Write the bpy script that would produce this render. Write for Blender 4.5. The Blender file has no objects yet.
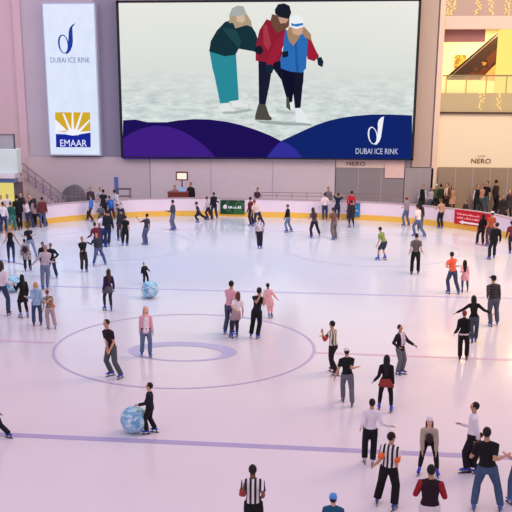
import bpy, bmesh, math, random
from mathutils import Vector, Matrix
random.seed(7)
C = bpy.context.scene.collection
PI = math.pi
# ------------------------------------------------------------------ camera
F, CX, CY, H = 967.0, 236.0, 350.0, 9.4
T = math.atan((CY-62)/F); PSI = math.radians(6)
fw = Vector((-math.sin(PSI)*math.cos(T), math.cos(PSI)*math.cos(T), -math.sin(T)))
rt = Vector((math.cos(PSI), math.sin(PSI), 0)); up_ = rt.cross(fw)
EYE = Vector((0, 0, H))
cd = bpy.data.cameras.new('camera'); cam = bpy.data.objects.new('camera', cd); C.objects.link(cam)
cam.matrix_world = Matrix.Translation(EYE) @ Matrix((rt, up_, -fw)).transposed().to_4x4()
cd.sensor_width = 36; cd.lens = F/512*36; cd.shift_x = (256-CX)/512; cd.shift_y = (CY-256)/512; cd.clip_end = 300
bpy.context.scene.camera = cam
def ray(px, py): return fw+rt*((px-CX)/F)+up_*((CY-py)/F)
def ground(px, py, z=0.0):
    d = ray(px, py); t = (z-H)/d.z; return EYE+d*t
def wallp(px, py, Y=65.0):
    d = ray(px, py); return EYE+d*(Y/d.y)
def vplane(px, py, P, shift=0.0):      # vertical plane facing the eye through P
    n = Vector((P.x, P.y, 0)).normalized(); d = ray(px, py)
    t = (n.dot(P)+shift)/n.dot(d); return EYE+d*t
def proj(p):
    v = p-EYE; c = v.dot(fw); return CX+F*v.dot(rt)/c, CY-F*v.dot(up_)/c
# ------------------------------------------------------------------ materials
def lin(c):
    if isinstance(c, str): c = tuple(int(c[i:i+2], 16) for i in (0, 2, 4))
    return tuple((v/255/12.92 if v/255 <= .04045 else ((v/255+.055)/1.055)**2.4) for v in c)+(1,)
MC = {}
def newmat(name):
    m = bpy.data.materials.new(name); m.use_nodes = True
    return m, m.node_tree.nodes, m.node_tree.links, m.node_tree.nodes['Principled BSDF']
def mat(col, rough=.8, var=.12, scale=9.0, bump=.15, metal=0.0, spec=.3, key='plain'):
    k = (str(col), rough, var, scale, bump, metal, key)
    if k in MC: return MC[k]
    m, N, L, b = newmat(key+'_'+str(col)); c = lin(col)
    tc = N.new('ShaderNodeTexCoord'); nz = N.new('ShaderNodeTexNoise'); nz.inputs['Scale'].default_value = scale
    nz.inputs['Detail'].default_value = 4; L.new(tc.outputs['Object'], nz.inputs['Vector'])
    mx = N.new('ShaderNodeMix'); mx.data_type = 'RGBA'
    mx.inputs[6].default_value = tuple(v*(1-var) for v in c[:3])+(1,); mx.inputs[7].default_value = tuple(min(1, v*(1+var)) for v in c[:3])+(1,)
    L.new(nz.outputs['Fac'], mx.inputs[0]); L.new(mx.outputs[2], b.inputs['Base Color'])
    b.inputs['Roughness'].default_value = rough; b.inputs['Metallic'].default_value = metal
    b.inputs['Specular IOR Level'].default_value = spec
    if bump:
        bp = N.new('ShaderNodeBump'); bp.inputs['Strength'].default_value = bump; bp.inputs['Distance'].default_value = .02
        L.new(nz.outputs['Fac'], bp.inputs['Height']); L.new(bp.outputs['Normal'], b.inputs['Normal'])
    MC[k] = m; return m
def glow(col, s=1.0, key='glow'):
    k = ('e', str(col), s)
    if k in MC: return MC[k]
    m, N, L, b = newmat(key+'_'+str(col)); b.inputs['Base Color'].default_value = (0, 0, 0, 1)
    b.inputs['Emission Color'].default_value = lin(col); b.inputs['Emission Strength'].default_value = s
    b.inputs['Roughness'].default_value = .5; b.inputs['Specular IOR Level'].default_value = 0
    MC[k] = m; return m
def stripes(c1, c2, period=.085, axis='X', duty=.5):
    k = ('s', c1, c2, period, axis)
    if k in MC: return MC[k]
    m, N, L, b = newmat('striped_cloth'); tc = N.new('ShaderNodeTexCoord'); sp = N.new('ShaderNodeSeparateXYZ')
    L.new(tc.outputs['Object'], sp.inputs[0])
    a = N.new('ShaderNodeMath'); a.operation = 'DIVIDE'; a.inputs[1].default_value = period; L.new(sp.outputs[axis], a.inputs[0])
    f = N.new('ShaderNodeMath'); f.operation = 'FRACT'; L.new(a.outputs[0], f.inputs[0])
    g = N.new('ShaderNodeMath'); g.operation = 'GREATER_THAN'; g.inputs[1].default_value = duty; L.new(f.outputs[0], g.inputs[0])
    mx = N.new('ShaderNodeMix'); mx.data_type = 'RGBA'; mx.inputs[6].default_value = lin(c1); mx.inputs[7].default_value = lin(c2)
    L.new(g.outputs[0], mx.inputs[0]); L.new(mx.outputs[2], b.inputs['Base Color']); b.inputs['Roughness'].default_value = .8
    MC[k] = m; return m
def patchy(c1, c2, c3, scale=14):
    k = ('p', c1, c2, c3, scale)
    if k in MC: return MC[k]
    m, N, L, b = newmat('patterned_cloth'); tc = N.new('ShaderNodeTexCoord'); v = N.new('ShaderNodeTexNoise')
    v.inputs['Scale'].default_value = scale; L.new(tc.outputs['Object'], v.inputs['Vector'])
    r = N.new('ShaderNodeValToRGB'); r.color_ramp.interpolation = 'CONSTANT'; e = r.color_ramp.elements
    e[0].color = lin(c1); e[0].position = 0; e[1].color = lin(c2); e[1].position = .47; x = e.new(.57); x.color = lin(c3)
    L.new(v.outputs['Fac'], r.inputs[0]); L.new(r.outputs[0], b.inputs['Base Color']); b.inputs['Roughness'].default_value = .85
    MC[k] = m; return m
def glass(col=(225, 235, 235), a=.25, rough=.05):
    k = ('g', str(col), a)
    if k in MC: return MC[k]
    m, N, L, b = newmat('glass'); b.inputs['Base Color'].default_value = lin(col); b.inputs['Alpha'].default_value = a
    b.inputs['Roughness'].default_value = rough; MC[k] = m; return m
# ------------------------------------------------------------------ mesh helpers
def perp(d):
    a = Vector((0, 0, 1)) if abs(d.z) < .9 else Vector((0, 1, 0))
    return d.cross(a).normalized()
def loft(bm, rings, n=10, cap=True, mi=0):
    """rings: list of (centre, side vector scaled, front vector scaled)"""
    vs = []
    for c, s, f in rings:
        vs.append([bm.verts.new(c+s*math.cos(2*PI*i/n)+f*math.sin(2*PI*i/n)) for i in range(n)])
    fs = []
    for a, b in zip(vs, vs[1:]):
        for i in range(n): fs.append(bm.faces.new((a[i], a[(i+1) % n], b[(i+1) % n], b[i])))
    if cap: fs.append(bm.faces.new(vs[0][::-1])); fs.append(bm.faces.new(vs[-1]))
    for f in fs: f.material_index = mi; f.smooth = True
def tube(bm, pts, rad, n=10, flat=None, mi=0):
    pts = [Vector(p) for p in pts]; s = None; rings = []
    for i, p in enumerate(pts):
        d = (pts[min(i+1, len(pts)-1)]-pts[max(i-1, 0)])
        if d.length < 1e-6: d = Vector((0, 0, 1))
        d.normalize(); s = perp(d) if s is None else (s-d*s.dot(d)).normalized()
        r = rad[i] if isinstance(rad, (list, tuple)) else rad
        f = d.cross(s).normalized(); rings.append((p, s*r, f*r*(flat or 1)))
    loft(bm, rings, n, True, mi)
def ball(bm, c, r, ax=None, n=10, m=7, mi=0):
    """ellipsoid; r=(side, front, up), ax=(side, front, up)"""
    ax = ax or (Vector((1, 0, 0)), Vector((0, 1, 0)), Vector((0, 0, 1)))
    if not isinstance(r, (tuple, list)): r = (r, r, r)
    rings = []
    for i in range(m+1):
        a = -PI/2+PI*(i+.18)/(m+.36); k = math.cos(a)
        rings.append((c+ax[2]*r[2]*math.sin(a), ax[0]*r[0]*k, ax[1]*r[1]*k))
    loft(bm, rings, n, True, mi)
def box(bm, x0, x1, y0, y1, z0, z1, mi=0):
    v = [bm.verts.new((x, y, z)) for x in (x0, x1) for y in (y0, y1) for z in (z0, z1)]
    for q in ((0, 1, 3, 2), (4, 6, 7, 5), (0, 4, 5, 1), (2, 3, 7, 6), (0, 2, 6, 4), (1, 5, 7, 3)):
        f = bm.faces.new([v[i] for i in q]); f.material_index = mi
def prism(bm, poly, fn, t0, t1, mi=0):
    """poly: 2-D outline; fn(u, v, t) -> point; extruded from t0 to t1"""
    a = [bm.verts.new(fn(u, v, t0)) for u, v in poly]; b = [bm.verts.new(fn(u, v, t1)) for u, v in poly]; n = len(poly)
    f = [bm.faces.new(a), bm.faces.new(b[::-1])]+[bm.faces.new((a[i], b[i], b[(i+1) % n], a[(i+1) % n])) for i in range(n)]
    for q in f: q.material_index = mi
def obj(name, bm, m, parent=None, bevel=0, voxel=0, smooth=0, X=None):
    if X is not None: bmesh.ops.transform(bm, matrix=X, verts=bm.verts)
    bmesh.ops.recalc_face_normals(bm, faces=bm.faces)
    me = bpy.data.meshes.new(name); bm.to_mesh(me); bm.free()
    for q in (m if isinstance(m, (list, tuple)) else [m]): me.materials.append(q)
    o = bpy.data.objects.new(name, me); C.objects.link(o)
    if parent: o.parent = parent
    if bevel:
        b = o.modifiers.new('bevel', 'BEVEL'); b.width = bevel; b.segments = 2
    if voxel:
        r = o.modifiers.new('remesh', 'REMESH'); r.mode = 'VOXEL'; r.voxel_size = voxel; r.use_smooth_shade = True
        if smooth:
            s = o.modifiers.new('smooth', 'SMOOTH'); s.factor = .5; s.iterations = smooth
    return o
def empty(name, loc, rz=0):
    o = bpy.data.objects.new(name, None); C.objects.link(o); o.location = loc; o.rotation_euler = (0, 0, rz); o.empty_display_size = .2
    return o
def tag(o, label=None, cat=None, group=None, kind=None):
    for k, v in (('label', label), ('category', cat), ('group', group), ('kind', kind)):
        if v: o[k] = v
    return o
def lettering(txt, width, height, m, parent, loc, rot=(PI/2, 0, 0), name='lettering', depth=.01, label=None):
    cu = bpy.data.curves.new('t', 'FONT'); cu.body = txt; cu.extrude = depth; cu.align_x = 'CENTER'; cu.align_y = 'CENTER'; cu.resolution_u = 3
    t = bpy.data.objects.new('t', cu); C.objects.link(t); bpy.context.view_layer.update()
    me = bpy.data.meshes.new_from_object(t.evaluated_get(bpy.context.evaluated_depsgraph_get()))
    xs = [v.co.x for v in me.vertices]; ys = [v.co.y for v in me.vertices]
    cx, cy = (max(xs)+min(xs))/2, (max(ys)+min(ys))/2; sx, sy = width/(max(xs)-min(xs)), height/(max(ys)-min(ys))
    for v in me.vertices: v.co = ((v.co.x-cx)*sx, (v.co.y-cy)*sy, v.co.z)
    bpy.data.objects.remove(t); bpy.data.curves.remove(cu); me.materials.clear(); me.materials.append(m); me.name = name
    o = bpy.data.objects.new(name, me); C.objects.link(o); o.parent = parent; o.location = loc; o.rotation_euler = rot
    if label: o['label'] = label
    return o
# ------------------------------------------------------------------ light
W = bpy.data.worlds.new('world'); bpy.context.scene.world = W; W.use_nodes = True
W.node_tree.nodes['Background'].inputs[0].default_value = (.87, .77, .99, 1); W.node_tree.nodes['Background'].inputs[1].default_value = .66
def area(name, loc, size, col, power, target, spread=None):
    l = bpy.data.lights.new(name, 'AREA'); l.shape = 'RECTANGLE'; l.size, l.size_y = size; l.color = col; l.energy = power
    if spread: l.spread = spread
    o = bpy.data.objects.new(name, l); C.objects.link(o); o.location = loc
    o.rotation_euler = (Vector(target)-Vector(loc)).to_track_quat('-Z', 'Y').to_euler(); return o
area('ceiling_light', (-7, 47, 22), (24, 13), (.36, .72, 1.0), 1450, (-7, 48, 0), 1.7)
area('ceiling_light', (16, 38, 18), (12, 24), (1.0, .62, .38), 4100, (4, 36, 0))
area('ceiling_light', (-6, 14, 20), (22, 12), (1.0, .70, .92), 950, (-5, 20, 0))
area('ceiling_light', (13, 50, 17), (10, 5), (1.0, .82, .48), 1750, (13, 65, 6))
area('ceiling_light', (-24, 48, 15), (10, 5), (1.0, .84, .88), 800, (-24, 65, 7))
vs = bpy.context.scene.view_settings; vs.view_transform = 'Standard'; vs.look = 'None'; vs.exposure = .05; vs.gamma = 1; vs.use_curve_mapping = False
# ------------------------------------------------------------------ ice
RX, RY = -5.1, 31.4
def ice_material():
    m, N, L, b = newmat('ice'); tc = N.new('ShaderNodeTexCoord')
    n1 = N.new('ShaderNodeTexNoise'); n1.inputs['Scale'].default_value = .35; n1.inputs['Detail'].default_value = 6
    n2 = N.new('ShaderNodeTexNoise'); n2.inputs['Scale'].default_value = 1.6; n2.inputs['Detail'].default_value = 8; n2.inputs['Roughness'].default_value = .7
    for q in (n1, n2): L.new(tc.outputs['Object'], q.inputs['Vector'])
    mx = N.new('ShaderNodeMix'); mx.data_type = 'RGBA'; mx.inputs[6].default_value = (.72, .69, .74, 1); mx.inputs[7].default_value = (.78, .75, .80, 1)
    L.new(n1.outputs['Fac'], mx.inputs[0]); L.new(mx.outputs[2], b.inputs['Base Color'])
    r = N.new('ShaderNodeMapRange'); r.inputs['From Min'].default_value = .35; r.inputs['From Max'].default_value = .65
    r.inputs['To Min'].default_value = .07; r.inputs['To Max'].default_value = .15
    L.new(n2.outputs['Fac'], r.inputs['Value']); L.new(r.outputs[0], b.inputs['Roughness'])
    bp = N.new('ShaderNodeBump'); bp.inputs['Strength'].default_value = .14; bp.inputs['Distance'].default_value = .03
    L.new(n2.outputs['Fac'], bp.inputs['Height']); L.new(bp.outputs['Normal'], b.inputs['Normal'])
    b.inputs['IOR'].default_value = 1.40; return m
FAR = [(9.9, 50.0), (9.75, 52.6), (9.35, 54.7), (8.2, 56.6), (6.2, 58.2), (3.9, 59.5), (1.3, 60.3), (-1.5, 60.6), (-5.5, 60.85), (-9, 60.85), (-12.4, 60.1), (-15.3, 58.7), (-17.4, 56.9), (-18.9, 54.7), (-19.8, 52.2), (-20.1, 49.0)]
def catmull(P, k=8):
    out = []
    for i in range(1, len(P)-2):
        p0, p1, p2, p3 = [Vector(q) for q in P[i-1:i+3]]
        for j in range(k):
            t = j/k; out.append(.5*((2*p1)+(p2-p0)*t+(2*p0-5*p1+4*p2-p3)*t*t+(3*p1-p0-3*p2+p3)*t**3))
    out.append(Vector(P[-2])); return out
farc = catmull([(9.9, 47.0)]+FAR+[(-20.1, 46.0)])
near = [Vector((RX-15+8*(1-math.cos(a)), 2+8*(1-math.sin(a)))) for a in [i*PI/2/10 for i in range(11)]]
near += [Vector((RX+15-8*(1-math.cos(a)), 2+8*(1-math.sin(a)))) for a in [PI/2-i*PI/2/10 for i in range(11)]]
def dens(a, b, n): return [a.lerp(b, i/n) for i in range(1, n)]
curve = farc+dens(farc[-1], near[0], 20)+near+dens(near[-1], farc[0], 20)      # anticlockwise, closed
def offset(d):          # d > 0 goes outwards
    out = []; n = len(curve)
    for i in range(n):
        t = (curve[(i+1) % n]-curve[i-1]).normalized(); out.append(curve[i]+Vector((t.y, -t.x))*d)
    return out
bm = bmesh.new(); bm.faces.new([bm.verts.new((p.x, p.y, 0)) for p in offset(.05)])
ice = tag(obj('floor', bm, ice_material()), 'pale pink and white ice of the rink', kind='structure')
bm = bmesh.new(); o1 = offset(.3); vi = [bm.verts.new((p.x, p.y, 0)) for p in o1]
vo = [bm.verts.new((RX+(p.x-RX)*6, RY+(p.y-RY)*2.6, 0)) for p in o1]; n = len(vi)
for i in range(n): bm.faces.new((vi[i], vi[(i+1) % n], vo[(i+1) % n], vo[i]))
tag(obj('floor', bm, mat((170, 150, 150), .4, .1, 1.5, 0)), 'greyish walkway around the rink', kind='structure')
def flat(name, polys, m, z=.004, label=None, parent=ice):
    bm = bmesh.new()
    for P in polys: bm.faces.new([bm.verts.new((x, y, z)) for x, y in P])
    o = obj(name, bm, m, parent)
    if label: o['label'] = label
def line_mat(col): return mat(col, .28, .10, 2.2, .05, key='ice_paint')
def edge_x(y, side):
    if y < 45: return RX+side*14.9
    c = [p.x for p in farc if abs(p.y-y) < .5 and (p.x-RX)*side > 0]; return sum(c)/len(c)
def band(y, w): return [[(RX-14.95, y-w/2), (RX+14.95, y-w/2), (RX+14.95, y+w/2), (RX-14.95, y+w/2)]]
def hband(ya, yb, w, x0=RX-14.95, x1=RX+14.95): return [[(x0, ya-w/2), (x1, yb-w/2), (x1, yb+w/2), (x0, ya+w/2)]]
flat('blue_line', hband(23.15, 22.72, .28), line_mat((176, 168, 208)), label='wide lavender blue line nearest the camera')
flat('blue_line', hband(40.35, 40.0, .2), line_mat((190, 188, 218)), label='far lavender blue line')
flat('red_line', hband(31.9, 31.6, .16, RX-14.95, RX-4.6)+hband(31.35, 31.1, .18, RX+4.5, RX+14.95), line_mat((218, 188, 210)), label='faint dusky pink line on either side of the circle')
flat('goal_line', [[(-18.6, 55.6), (8.6, 55.6), (8.6, 55.67), (-18.6, 55.67)]], line_mat((220, 206, 218)))
def ring(cx, cy, r, w, n=72, oy=0, sx=1, sy=1, w2=None):
    out = []
    for i in range(n):
        a, b = 2*PI*i/n, 2*PI*(i+1)/n
        q = []
        for t, o in ((a, 1), (b, 1), (b, 0), (a, 0)):
            k = w if w2 is None else w+(w2-w)*(.5+.5*math.sin(t))
            rr = r-(0 if o else k); q.append((cx+sx*rr*math.cos(t), cy+sy*rr*math.sin(t)))
        out.append(q)
    return out
flat('centre_circle', ring(RX, 31.6, 4.5, .10), line_mat((190, 180, 210)), .006)
flat('centre_emblem', ring(-5.1, 31.05, 1.85, .16, w2=.85, sx=1, sy=.62), line_mat((190, 188, 222)), .008, 'crescent ring, thick along its far side')
for s in (-1, 1): flat('face_off_circle', ring(RX+s*7, 50.5, 4.5, .07), line_mat((214, 208, 224)), .006)
cp = [ground(-6, 259.5), ground(12, 262.2), ground(22, 264.5), ground(27, 267)]
flat('curved_line', [[(p.x, p.y), (q.x, q.y), (q.x, q.y+.1), (p.x, p.y+.1)] for p, q in zip(cp, cp[1:])], line_mat((96, 104, 190)), .006, 'short bright blue line at far left')
# ------------------------------------------------------------------ boards
bd = tag(empty('rink_boards', (RX, RY, 0)), 'white rink boards with yellow kick strip curving round the ice', 'rink boards')
BI = Matrix.Translation((-RX, -RY, 0))
def strip(name, d0, d1, z0, z1, m, parent=bd, i0=None, i1=None, X=BI):
    a, b = offset(d0), offset(d1); bm = bmesh.new(); n = len(a); closed = i0 is None
    idx = list(range(n)) if closed else list(range(i0, i1+1))
    R = [[bm.verts.new((q.x, q.y, z)) for q, z in ((a[i], z0), (b[i], z0), (b[i], z1), (a[i], z1))] for i in idx]
    for k in range(len(R) if closed else len(R)-1):
        p, q = R[k], R[(k+1) % len(R)]
        for e in range(4): bm.faces.new((p[e], p[(e+1) % 4], q[(e+1) % 4], q[e]))
    if not closed: bm.faces.new(R[0]); bm.faces.new(R[-1][::-1])
    return obj(name, bm, m, parent, X=X)
strip('board_panel', .0, .22, .30, 1.10, mat((244, 226, 236), .35, .03, 2, 0))
strip('kick_strip', -.02, .22, 0, .34, mat((250, 196, 84), .45, .06, 2, 0))
strip('cap_rail', -.03, .26, 1.10, 1.15, mat((190, 164, 170), .5, .05, 2, 0))
# curve sampled finely for the advert panels
fine = []
for i in range(len(farc)-1):
    for j in range(4): fine.append(farc[i].lerp(farc[i+1], j/4))
def advert(name, px0, px1, z0, z1, m, label, cat, extra=None, d=.05):
    pts = [p for p in fine if px0 <= proj(Vector((p.x, p.y, .7)))[0] <= px1 and p.y > 50]
    pts.sort(key=lambda p: p.x); bm = bmesh.new(); R = []
    base = Vector(((pts[0].x+pts[-1].x)/2, (pts[0].y+pts[-1].y)/2, 0))
    tt = (pts[-1]-pts[0]).normalized(); nn = Vector((tt.y, -tt.x))
    rz = math.atan2(tt.y, tt.x); root = empty(name, base, rz); inv = root.matrix_basis.inverted()
    for i, p in enumerate(pts):
        t = (pts[min(i+1, len(pts)-1)]-pts[max(i-1, 0)]).normalized(); nv = Vector((t.y, -t.x))
        a, b = p+nv*.03, p+nv*(.03+d)
        R.append([bm.verts.new((q.x, q.y, z)) for q, z in ((a, z0), (b, z0), (b, z1), (a, z1))])
    for p, q in zip(R, R[1:]):
        for e in range(4): bm.faces.new((p[e], p[(e+1) % 4], q[(e+1) % 4], q[e]))
    bm.faces.new(R[0]); bm.faces.new(R[-1][::-1])
    obj('panel', bm, m, root, X=root.matrix_basis.inverted() if False else Matrix.LocRotScale(base, root.rotation_euler, None).inverted())
    tag(root, label, cat, 'adverts on the rink boards')
    return root, (pts[-1]-pts[0]).length, d+.03+max(abs((p-pts[0]).dot(nn)) for p in pts)
def marks(a, x0, x1, z, h, y, m, seed):
    rnd = random.Random(seed); bm = bmesh.new(); x = x0; box(bm, x0, x1, y+.012, y+.02, z-h*.5, z-h*.34)
    while x < x1-.05:
        w_ = rnd.uniform(.05, .13); k = rnd.uniform(.45, 1)
        box(bm, x, min(x+w_, x1), y, y+.015, z-h*.5, z-h*.5+h*k); x += w_+rnd.choice((.03, .04, .10))
    return obj('lettering', bm, m, a)
WHT = mat((240, 240, 240), .5, .02, 5, 0)
a, wd, dp = advert('advert_board', 219, 245, .16, 1.04, patchy('173d26', '2c6a35', '15301f', 1.6), 'dark green advert panel on the far boards', 'advert')
marks(a, -wd*.16, wd*.38, .62, .18, -dp-.02, WHT, 3); bm = bmesh.new(); ball(bm, Vector((-wd*.3, -dp-.01, .62)), (.13, .02, .14)); obj('emblem', bm, WHT, a)
a, wd, dp = advert('advert_board', 354.5, 361, .2, 1.05, mat((44, 132, 190), .4, .1, 3, 0), 'small bright blue advert panel on the far boards', 'advert')
marks(a, -wd*.3, wd*.3, .6, .1, -dp-.02, WHT, 5)
a, wd, dp = advert('advert_board', 455, 491, .30, 1.12, mat((205, 30, 48), .4, .06, 3, 0), 'red advert panel with white lettering on the right boards', 'advert')
mw = mat((245, 170, 175), .5, .02, 5, 0)
marks(a, -wd*.38, wd*.26, .94, .12, -dp-.02, mw, 8); marks(a, -wd*.38, wd*.26, .72, .12, -dp-.02, mw, 9)
bm = bmesh.new(); box(bm, -.5, .6, -dp-.03, -dp, .42, .52); prism(bm, [(-.8, .47), (-.5, .36), (-.5, .58)], lambda u, v, t: Vector((u, t, v)), -dp-.03, -dp); obj('arrow', bm, WHT, a)
# ------------------------------------------------------------------ back wall and what hangs on it
WY = 65.0
def wz(py, px=256, Y=WY): return wallp(px, py, Y).z
def wx(px, py=160, Y=WY): return wallp(px, py, Y).x
XL = wx(437)       # where the warm part on the right begins
bm = bmesh.new(); box(bm, -45, wx(25, 100), WY, WY+.5, 0, 24); tag(obj('wall_left', bm, mat((216, 190, 200), .7, .04, .6, 0)), 'pink wall', kind='structure')
bm = bmesh.new(); box(bm, wx(25, 100), XL, WY, WY+.5, 0, 24); tag(obj('wall_back', bm, mat((198, 190, 202), .7, .04, .6, 0)), 'lavender grey wall behind the big screen', kind='structure')
bm = bmesh.new(); box(bm, wx(18, 100), wx(26, 100), WY-.18, WY, 0, 24); tag(obj('trim_1', bm, mat((218, 190, 202), .7, .03, .6, 0), bevel=.05), 'pink upright band', kind='structure')
CR = mat((250, 236, 204), .7, .03, .6, 0)
bm = bmesh.new(); box(bm, XL, 35, WY, WY+.5, 0, wz(112, 475)); tag(obj('wall_right', bm, CR), 'cream wall below the mall gallery', kind='structure')
bm = bmesh.new(); box(bm, XL-.35, XL-.02, WY-.3, WY+5, 0, 24); tag(obj('trim_2', bm, mat((238, 214, 192), .7, .03, .6, 0)), 'cream pilaster edge', kind='structure')
bm = bmesh.new(); box(bm, wx(412), wx(430), WY-.25, WY, wz(165), 24); tag(obj('trim_3', bm, mat((196, 176, 164), .7, .03, .6, 0)), 'grey pink wall band right of the screen', kind='structure')
# gallery
def zz(py): return wz(py, 475)
bm = bmesh.new(); box(bm, XL, 35, WY-.1, WY+.3, zz(112), zz(93)); tag(obj('wall_gallery', bm, mat((200, 184, 142), .6, .05, 1, 0)), 'grey parapet of the mall gallery', kind='structure')
bm = bmesh.new(); box(bm, XL, 35, WY-.22, WY+.3, zz(113.6), zz(112)); tag(obj('trim_4', bm, mat((70, 52, 48), .6, .1, 1, 0)), 'dark strip below the parapet', kind='structure')
bm = bmesh.new(); box(bm, XL, 35, WY, WY+9, zz(113), zz(112)+.1); tag(obj('floor', bm, mat((225, 200, 150), .4, .05, 1, 0)), 'gallery floor', kind='structure')
bm = bmesh.new(); box(bm, XL, 35, WY-.15, WY+9, zz(29), zz(16)); tag(obj('ceiling', bm, mat((236, 214, 198), .7, .03, 1, 0)), 'pink cream slab over the gallery', kind='structure')
bm = bmesh.new(); box(bm, XL, 35, WY-.1, WY+.3, zz(16), 24); tag(obj('wall_upper', bm, mat((196, 170, 160), .6, .05, 1, 0)), 'upper parapet hung with fairy lights', kind='structure')
bm = bmesh.new(); box(bm, XL, 35, WY+6, WY+6.3, zz(112), zz(16)); tag(obj('wall_shops', bm, mat((250, 232, 190), .7, .04, .6, 0)), 'brightly lit cream wall inside the gallery', kind='structure')
area('gallery_light', (XL+4.2, WY+3, zz(31)), (7, 3), (1, .84, .50), 1000, (XL+4.2, WY+4, 0))
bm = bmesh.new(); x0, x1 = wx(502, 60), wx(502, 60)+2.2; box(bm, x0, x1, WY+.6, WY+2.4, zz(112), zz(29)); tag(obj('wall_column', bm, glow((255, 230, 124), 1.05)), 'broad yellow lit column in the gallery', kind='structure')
def lit(Y): return dict(Y=Y)
bm = bmesh.new(); Y = WY+.9; box(bm, wx(440, 40, Y), wx(485, 40, Y), Y, Y+.4, wz(42, 465, Y), wz(31, 465, Y)+.3); tag(obj('trim_5', bm, mat((170, 120, 120), .6, .05, 1, 0)), 'mauve bulkhead', kind='structure')
# escalator
ep = tag(empty('escalator', (wx(474, 60, WY+3), WY+3.5, zz(93))), 'dark escalator rising to the right inside the lit gallery', 'escalator')
EI = Matrix.Translation(-Vector(ep.location))
def esc(poly, m, name, t0=WY+3, t1=WY+4.2, lab=None):
    bm = bmesh.new(); P = [(wallp(u, v, WY+3).x, wallp(u, v, WY+3).z) for u, v in poly]
    prism(bm, P, lambda u, v, t: Vector((u, t, v)), t0, t1); o = obj(name, bm, m, ep, X=EI)
    if lab: o['label'] = lab
    return o
esc([(447, 80), (502, 32), (502, 44), (462, 80)], mat((52, 30, 20), .4, .3, 3, 0), 'truss')
esc([(462, 80), (502, 44), (502, 58), (480, 80)], patchy('5a2414', '30180f', 'b06a2c', 1.3), 'side_panel')
esc([(480, 80), (502, 58), (502, 82)], mat((238, 170, 110), .6, .05, 3, 0), 'under_panel', lab='orange panel below the escalator')
esc([(446, 77), (503, 28), (503, 29.3), (447, 79)], mat((30, 24, 22), .3, .1, 3, 0), 'handrail', WY+2.95, WY+3.05)
bm = bmesh.new(); Y = WY+5.8; box(bm, wx(455, 60, Y), wx(466, 60, Y), Y, Y+.15, wz(68, 460, Y), wz(55, 460, Y)); pf = tag(obj('wall_poster', bm, patchy('c9963c', '8a6224', 'e6c070', 2)), 'square brown poster on the lit gallery wall', 'poster')
# gallery balustrade
g0 = empty('balustrade', (XL+4.5, WY-.02, zz(93))); tag(g0, 'glass balustrade with metal handrail along the gallery edge', 'balustrade')
GI = Matrix.Translation(-Vector(g0.location))
bm = bmesh.new(); box(bm, XL+.05, 20, WY-.03, WY-.01, zz(93), zz(75.5)); obj('glass_panel', bm, glass((235, 225, 180), .22), g0, X=GI)
bm = bmesh.new(); box(bm, XL+.05, 20, WY-.06, WY+.02, zz(76.2), zz(74.8)); obj('handrail', bm, mat((170, 150, 110), .3, .05, 3, 0, metal=.6), g0, X=GI)
k = 0; x = XL+.3
while x < 20 and k < 12:
    bm = bmesh.new(); box(bm, x-.03, x+.03, WY-.05, WY-.0, zz(93), zz(75.5)); obj('post', bm, mat((190, 165, 120), .3, .05, 3, 0, metal=.5), g0, X=GI); x += 1.25; k += 1
# fairy lights: hanging chains
def fairy(x, z0, z1, lab, n=22, y=WY-.14):
    r = empty('fairy_lights', (x, y, z1)); tag(r, lab, 'fairy lights', 'fairy light strands on the gallery parapets')
    bm = bmesh.new(); tube(bm, [(0, 0, 0), (0, 0, z0-z1)], .012, 5); obj('wire', bm, mat((220, 200, 160), .5, .05, 3, 0), r)
    bm = bmesh.new()
    for i in range(n):
        ball(bm, Vector((random.uniform(-.16, .16), random.uniform(-.03, .02), (z0-z1)*(i+.5)/n)), .045, n=6, m=4)
    tag(obj('bulbs', bm, glow((255, 214, 130), 1.3), r), 'tiny warm bulbs', kind='stuff')
for i, (px, nm) in enumerate(((447, 'leftmost'), (453, 'second from left'), (478, 'third from left'), (491, 'fourth from left'), (507, 'rightmost'))):
    fairy(wx(px, 8), zz(15), zz(-6), '%s fairy light strand on the upper parapet' % nm)
for i, (px, nm) in enumerate(((481, 'left'), (499, 'right'))):
    fairy(wx(px, 100), zz(110), zz(93), '%s fairy light strand on the lower parapet' % nm, 14)
# storefront hoardings below the screen
YH = 64.7
def hoard(px0, px1, py0, py1, col, lab, ridge=0, Y=YH, rough=.5, name='hoarding_panel', g='shopfront hoardings behind the rink', th=None):
    x0, x1 = wx(px0, 180, Y), wx(px1, 180, Y); z1 = wz(py0, (px0+px1)/2, Y); z0 = 0 if py1 is None else wz(py1, (px0+px1)/2, Y)
    r = empty(name, ((x0+x1)/2, Y, z0)); tag(r, lab, 'panel', g); w = x1-x0
    bm = bmesh.new(); box(bm, -w/2+.01, w/2-.01, 0, th or WY-Y-.04, 0, z1-z0); obj('panel', bm, mat(col, rough, .05, 1, 0), r)
    if ridge:
        for i in range(ridge):
            x = -w/2+w*(i+1)/(ridge+1); bm = bmesh.new(); box(bm, x-.02, x+.02, -.02, 0, 0, z1-z0); obj('joint_strip', bm, mat((190, 174, 186), .6, .05, 1, 0), r)
    return r
hoard(28, 150, 157, None, (206, 194, 200), 'pale lavender hoarding behind the staircase and arched hutch', 0)
hoard(150.3, 335, 158.5, None, (218, 206, 212), 'long pale lavender hoarding below the screen', 2)
hoard(335.5, 404, 168, None, (148, 144, 148), 'grey shutter panel left of the pilaster below the screen', 2, rough=.35)
h1 = hoard(335.5, 404, 158.5, 167.8, (238, 218, 206), 'cream shop sign board lettered NERO below the screen', name='shop_sign')
INK = mat((88, 62, 60), .6, .05, 3, 0)
lettering('NERO', 1.22, .26, INK, h1, (wx(356, 163, YH)-h1.location.x-.0, -.02, (wz(163.8, 356, YH)-h1.location.z)))
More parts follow.
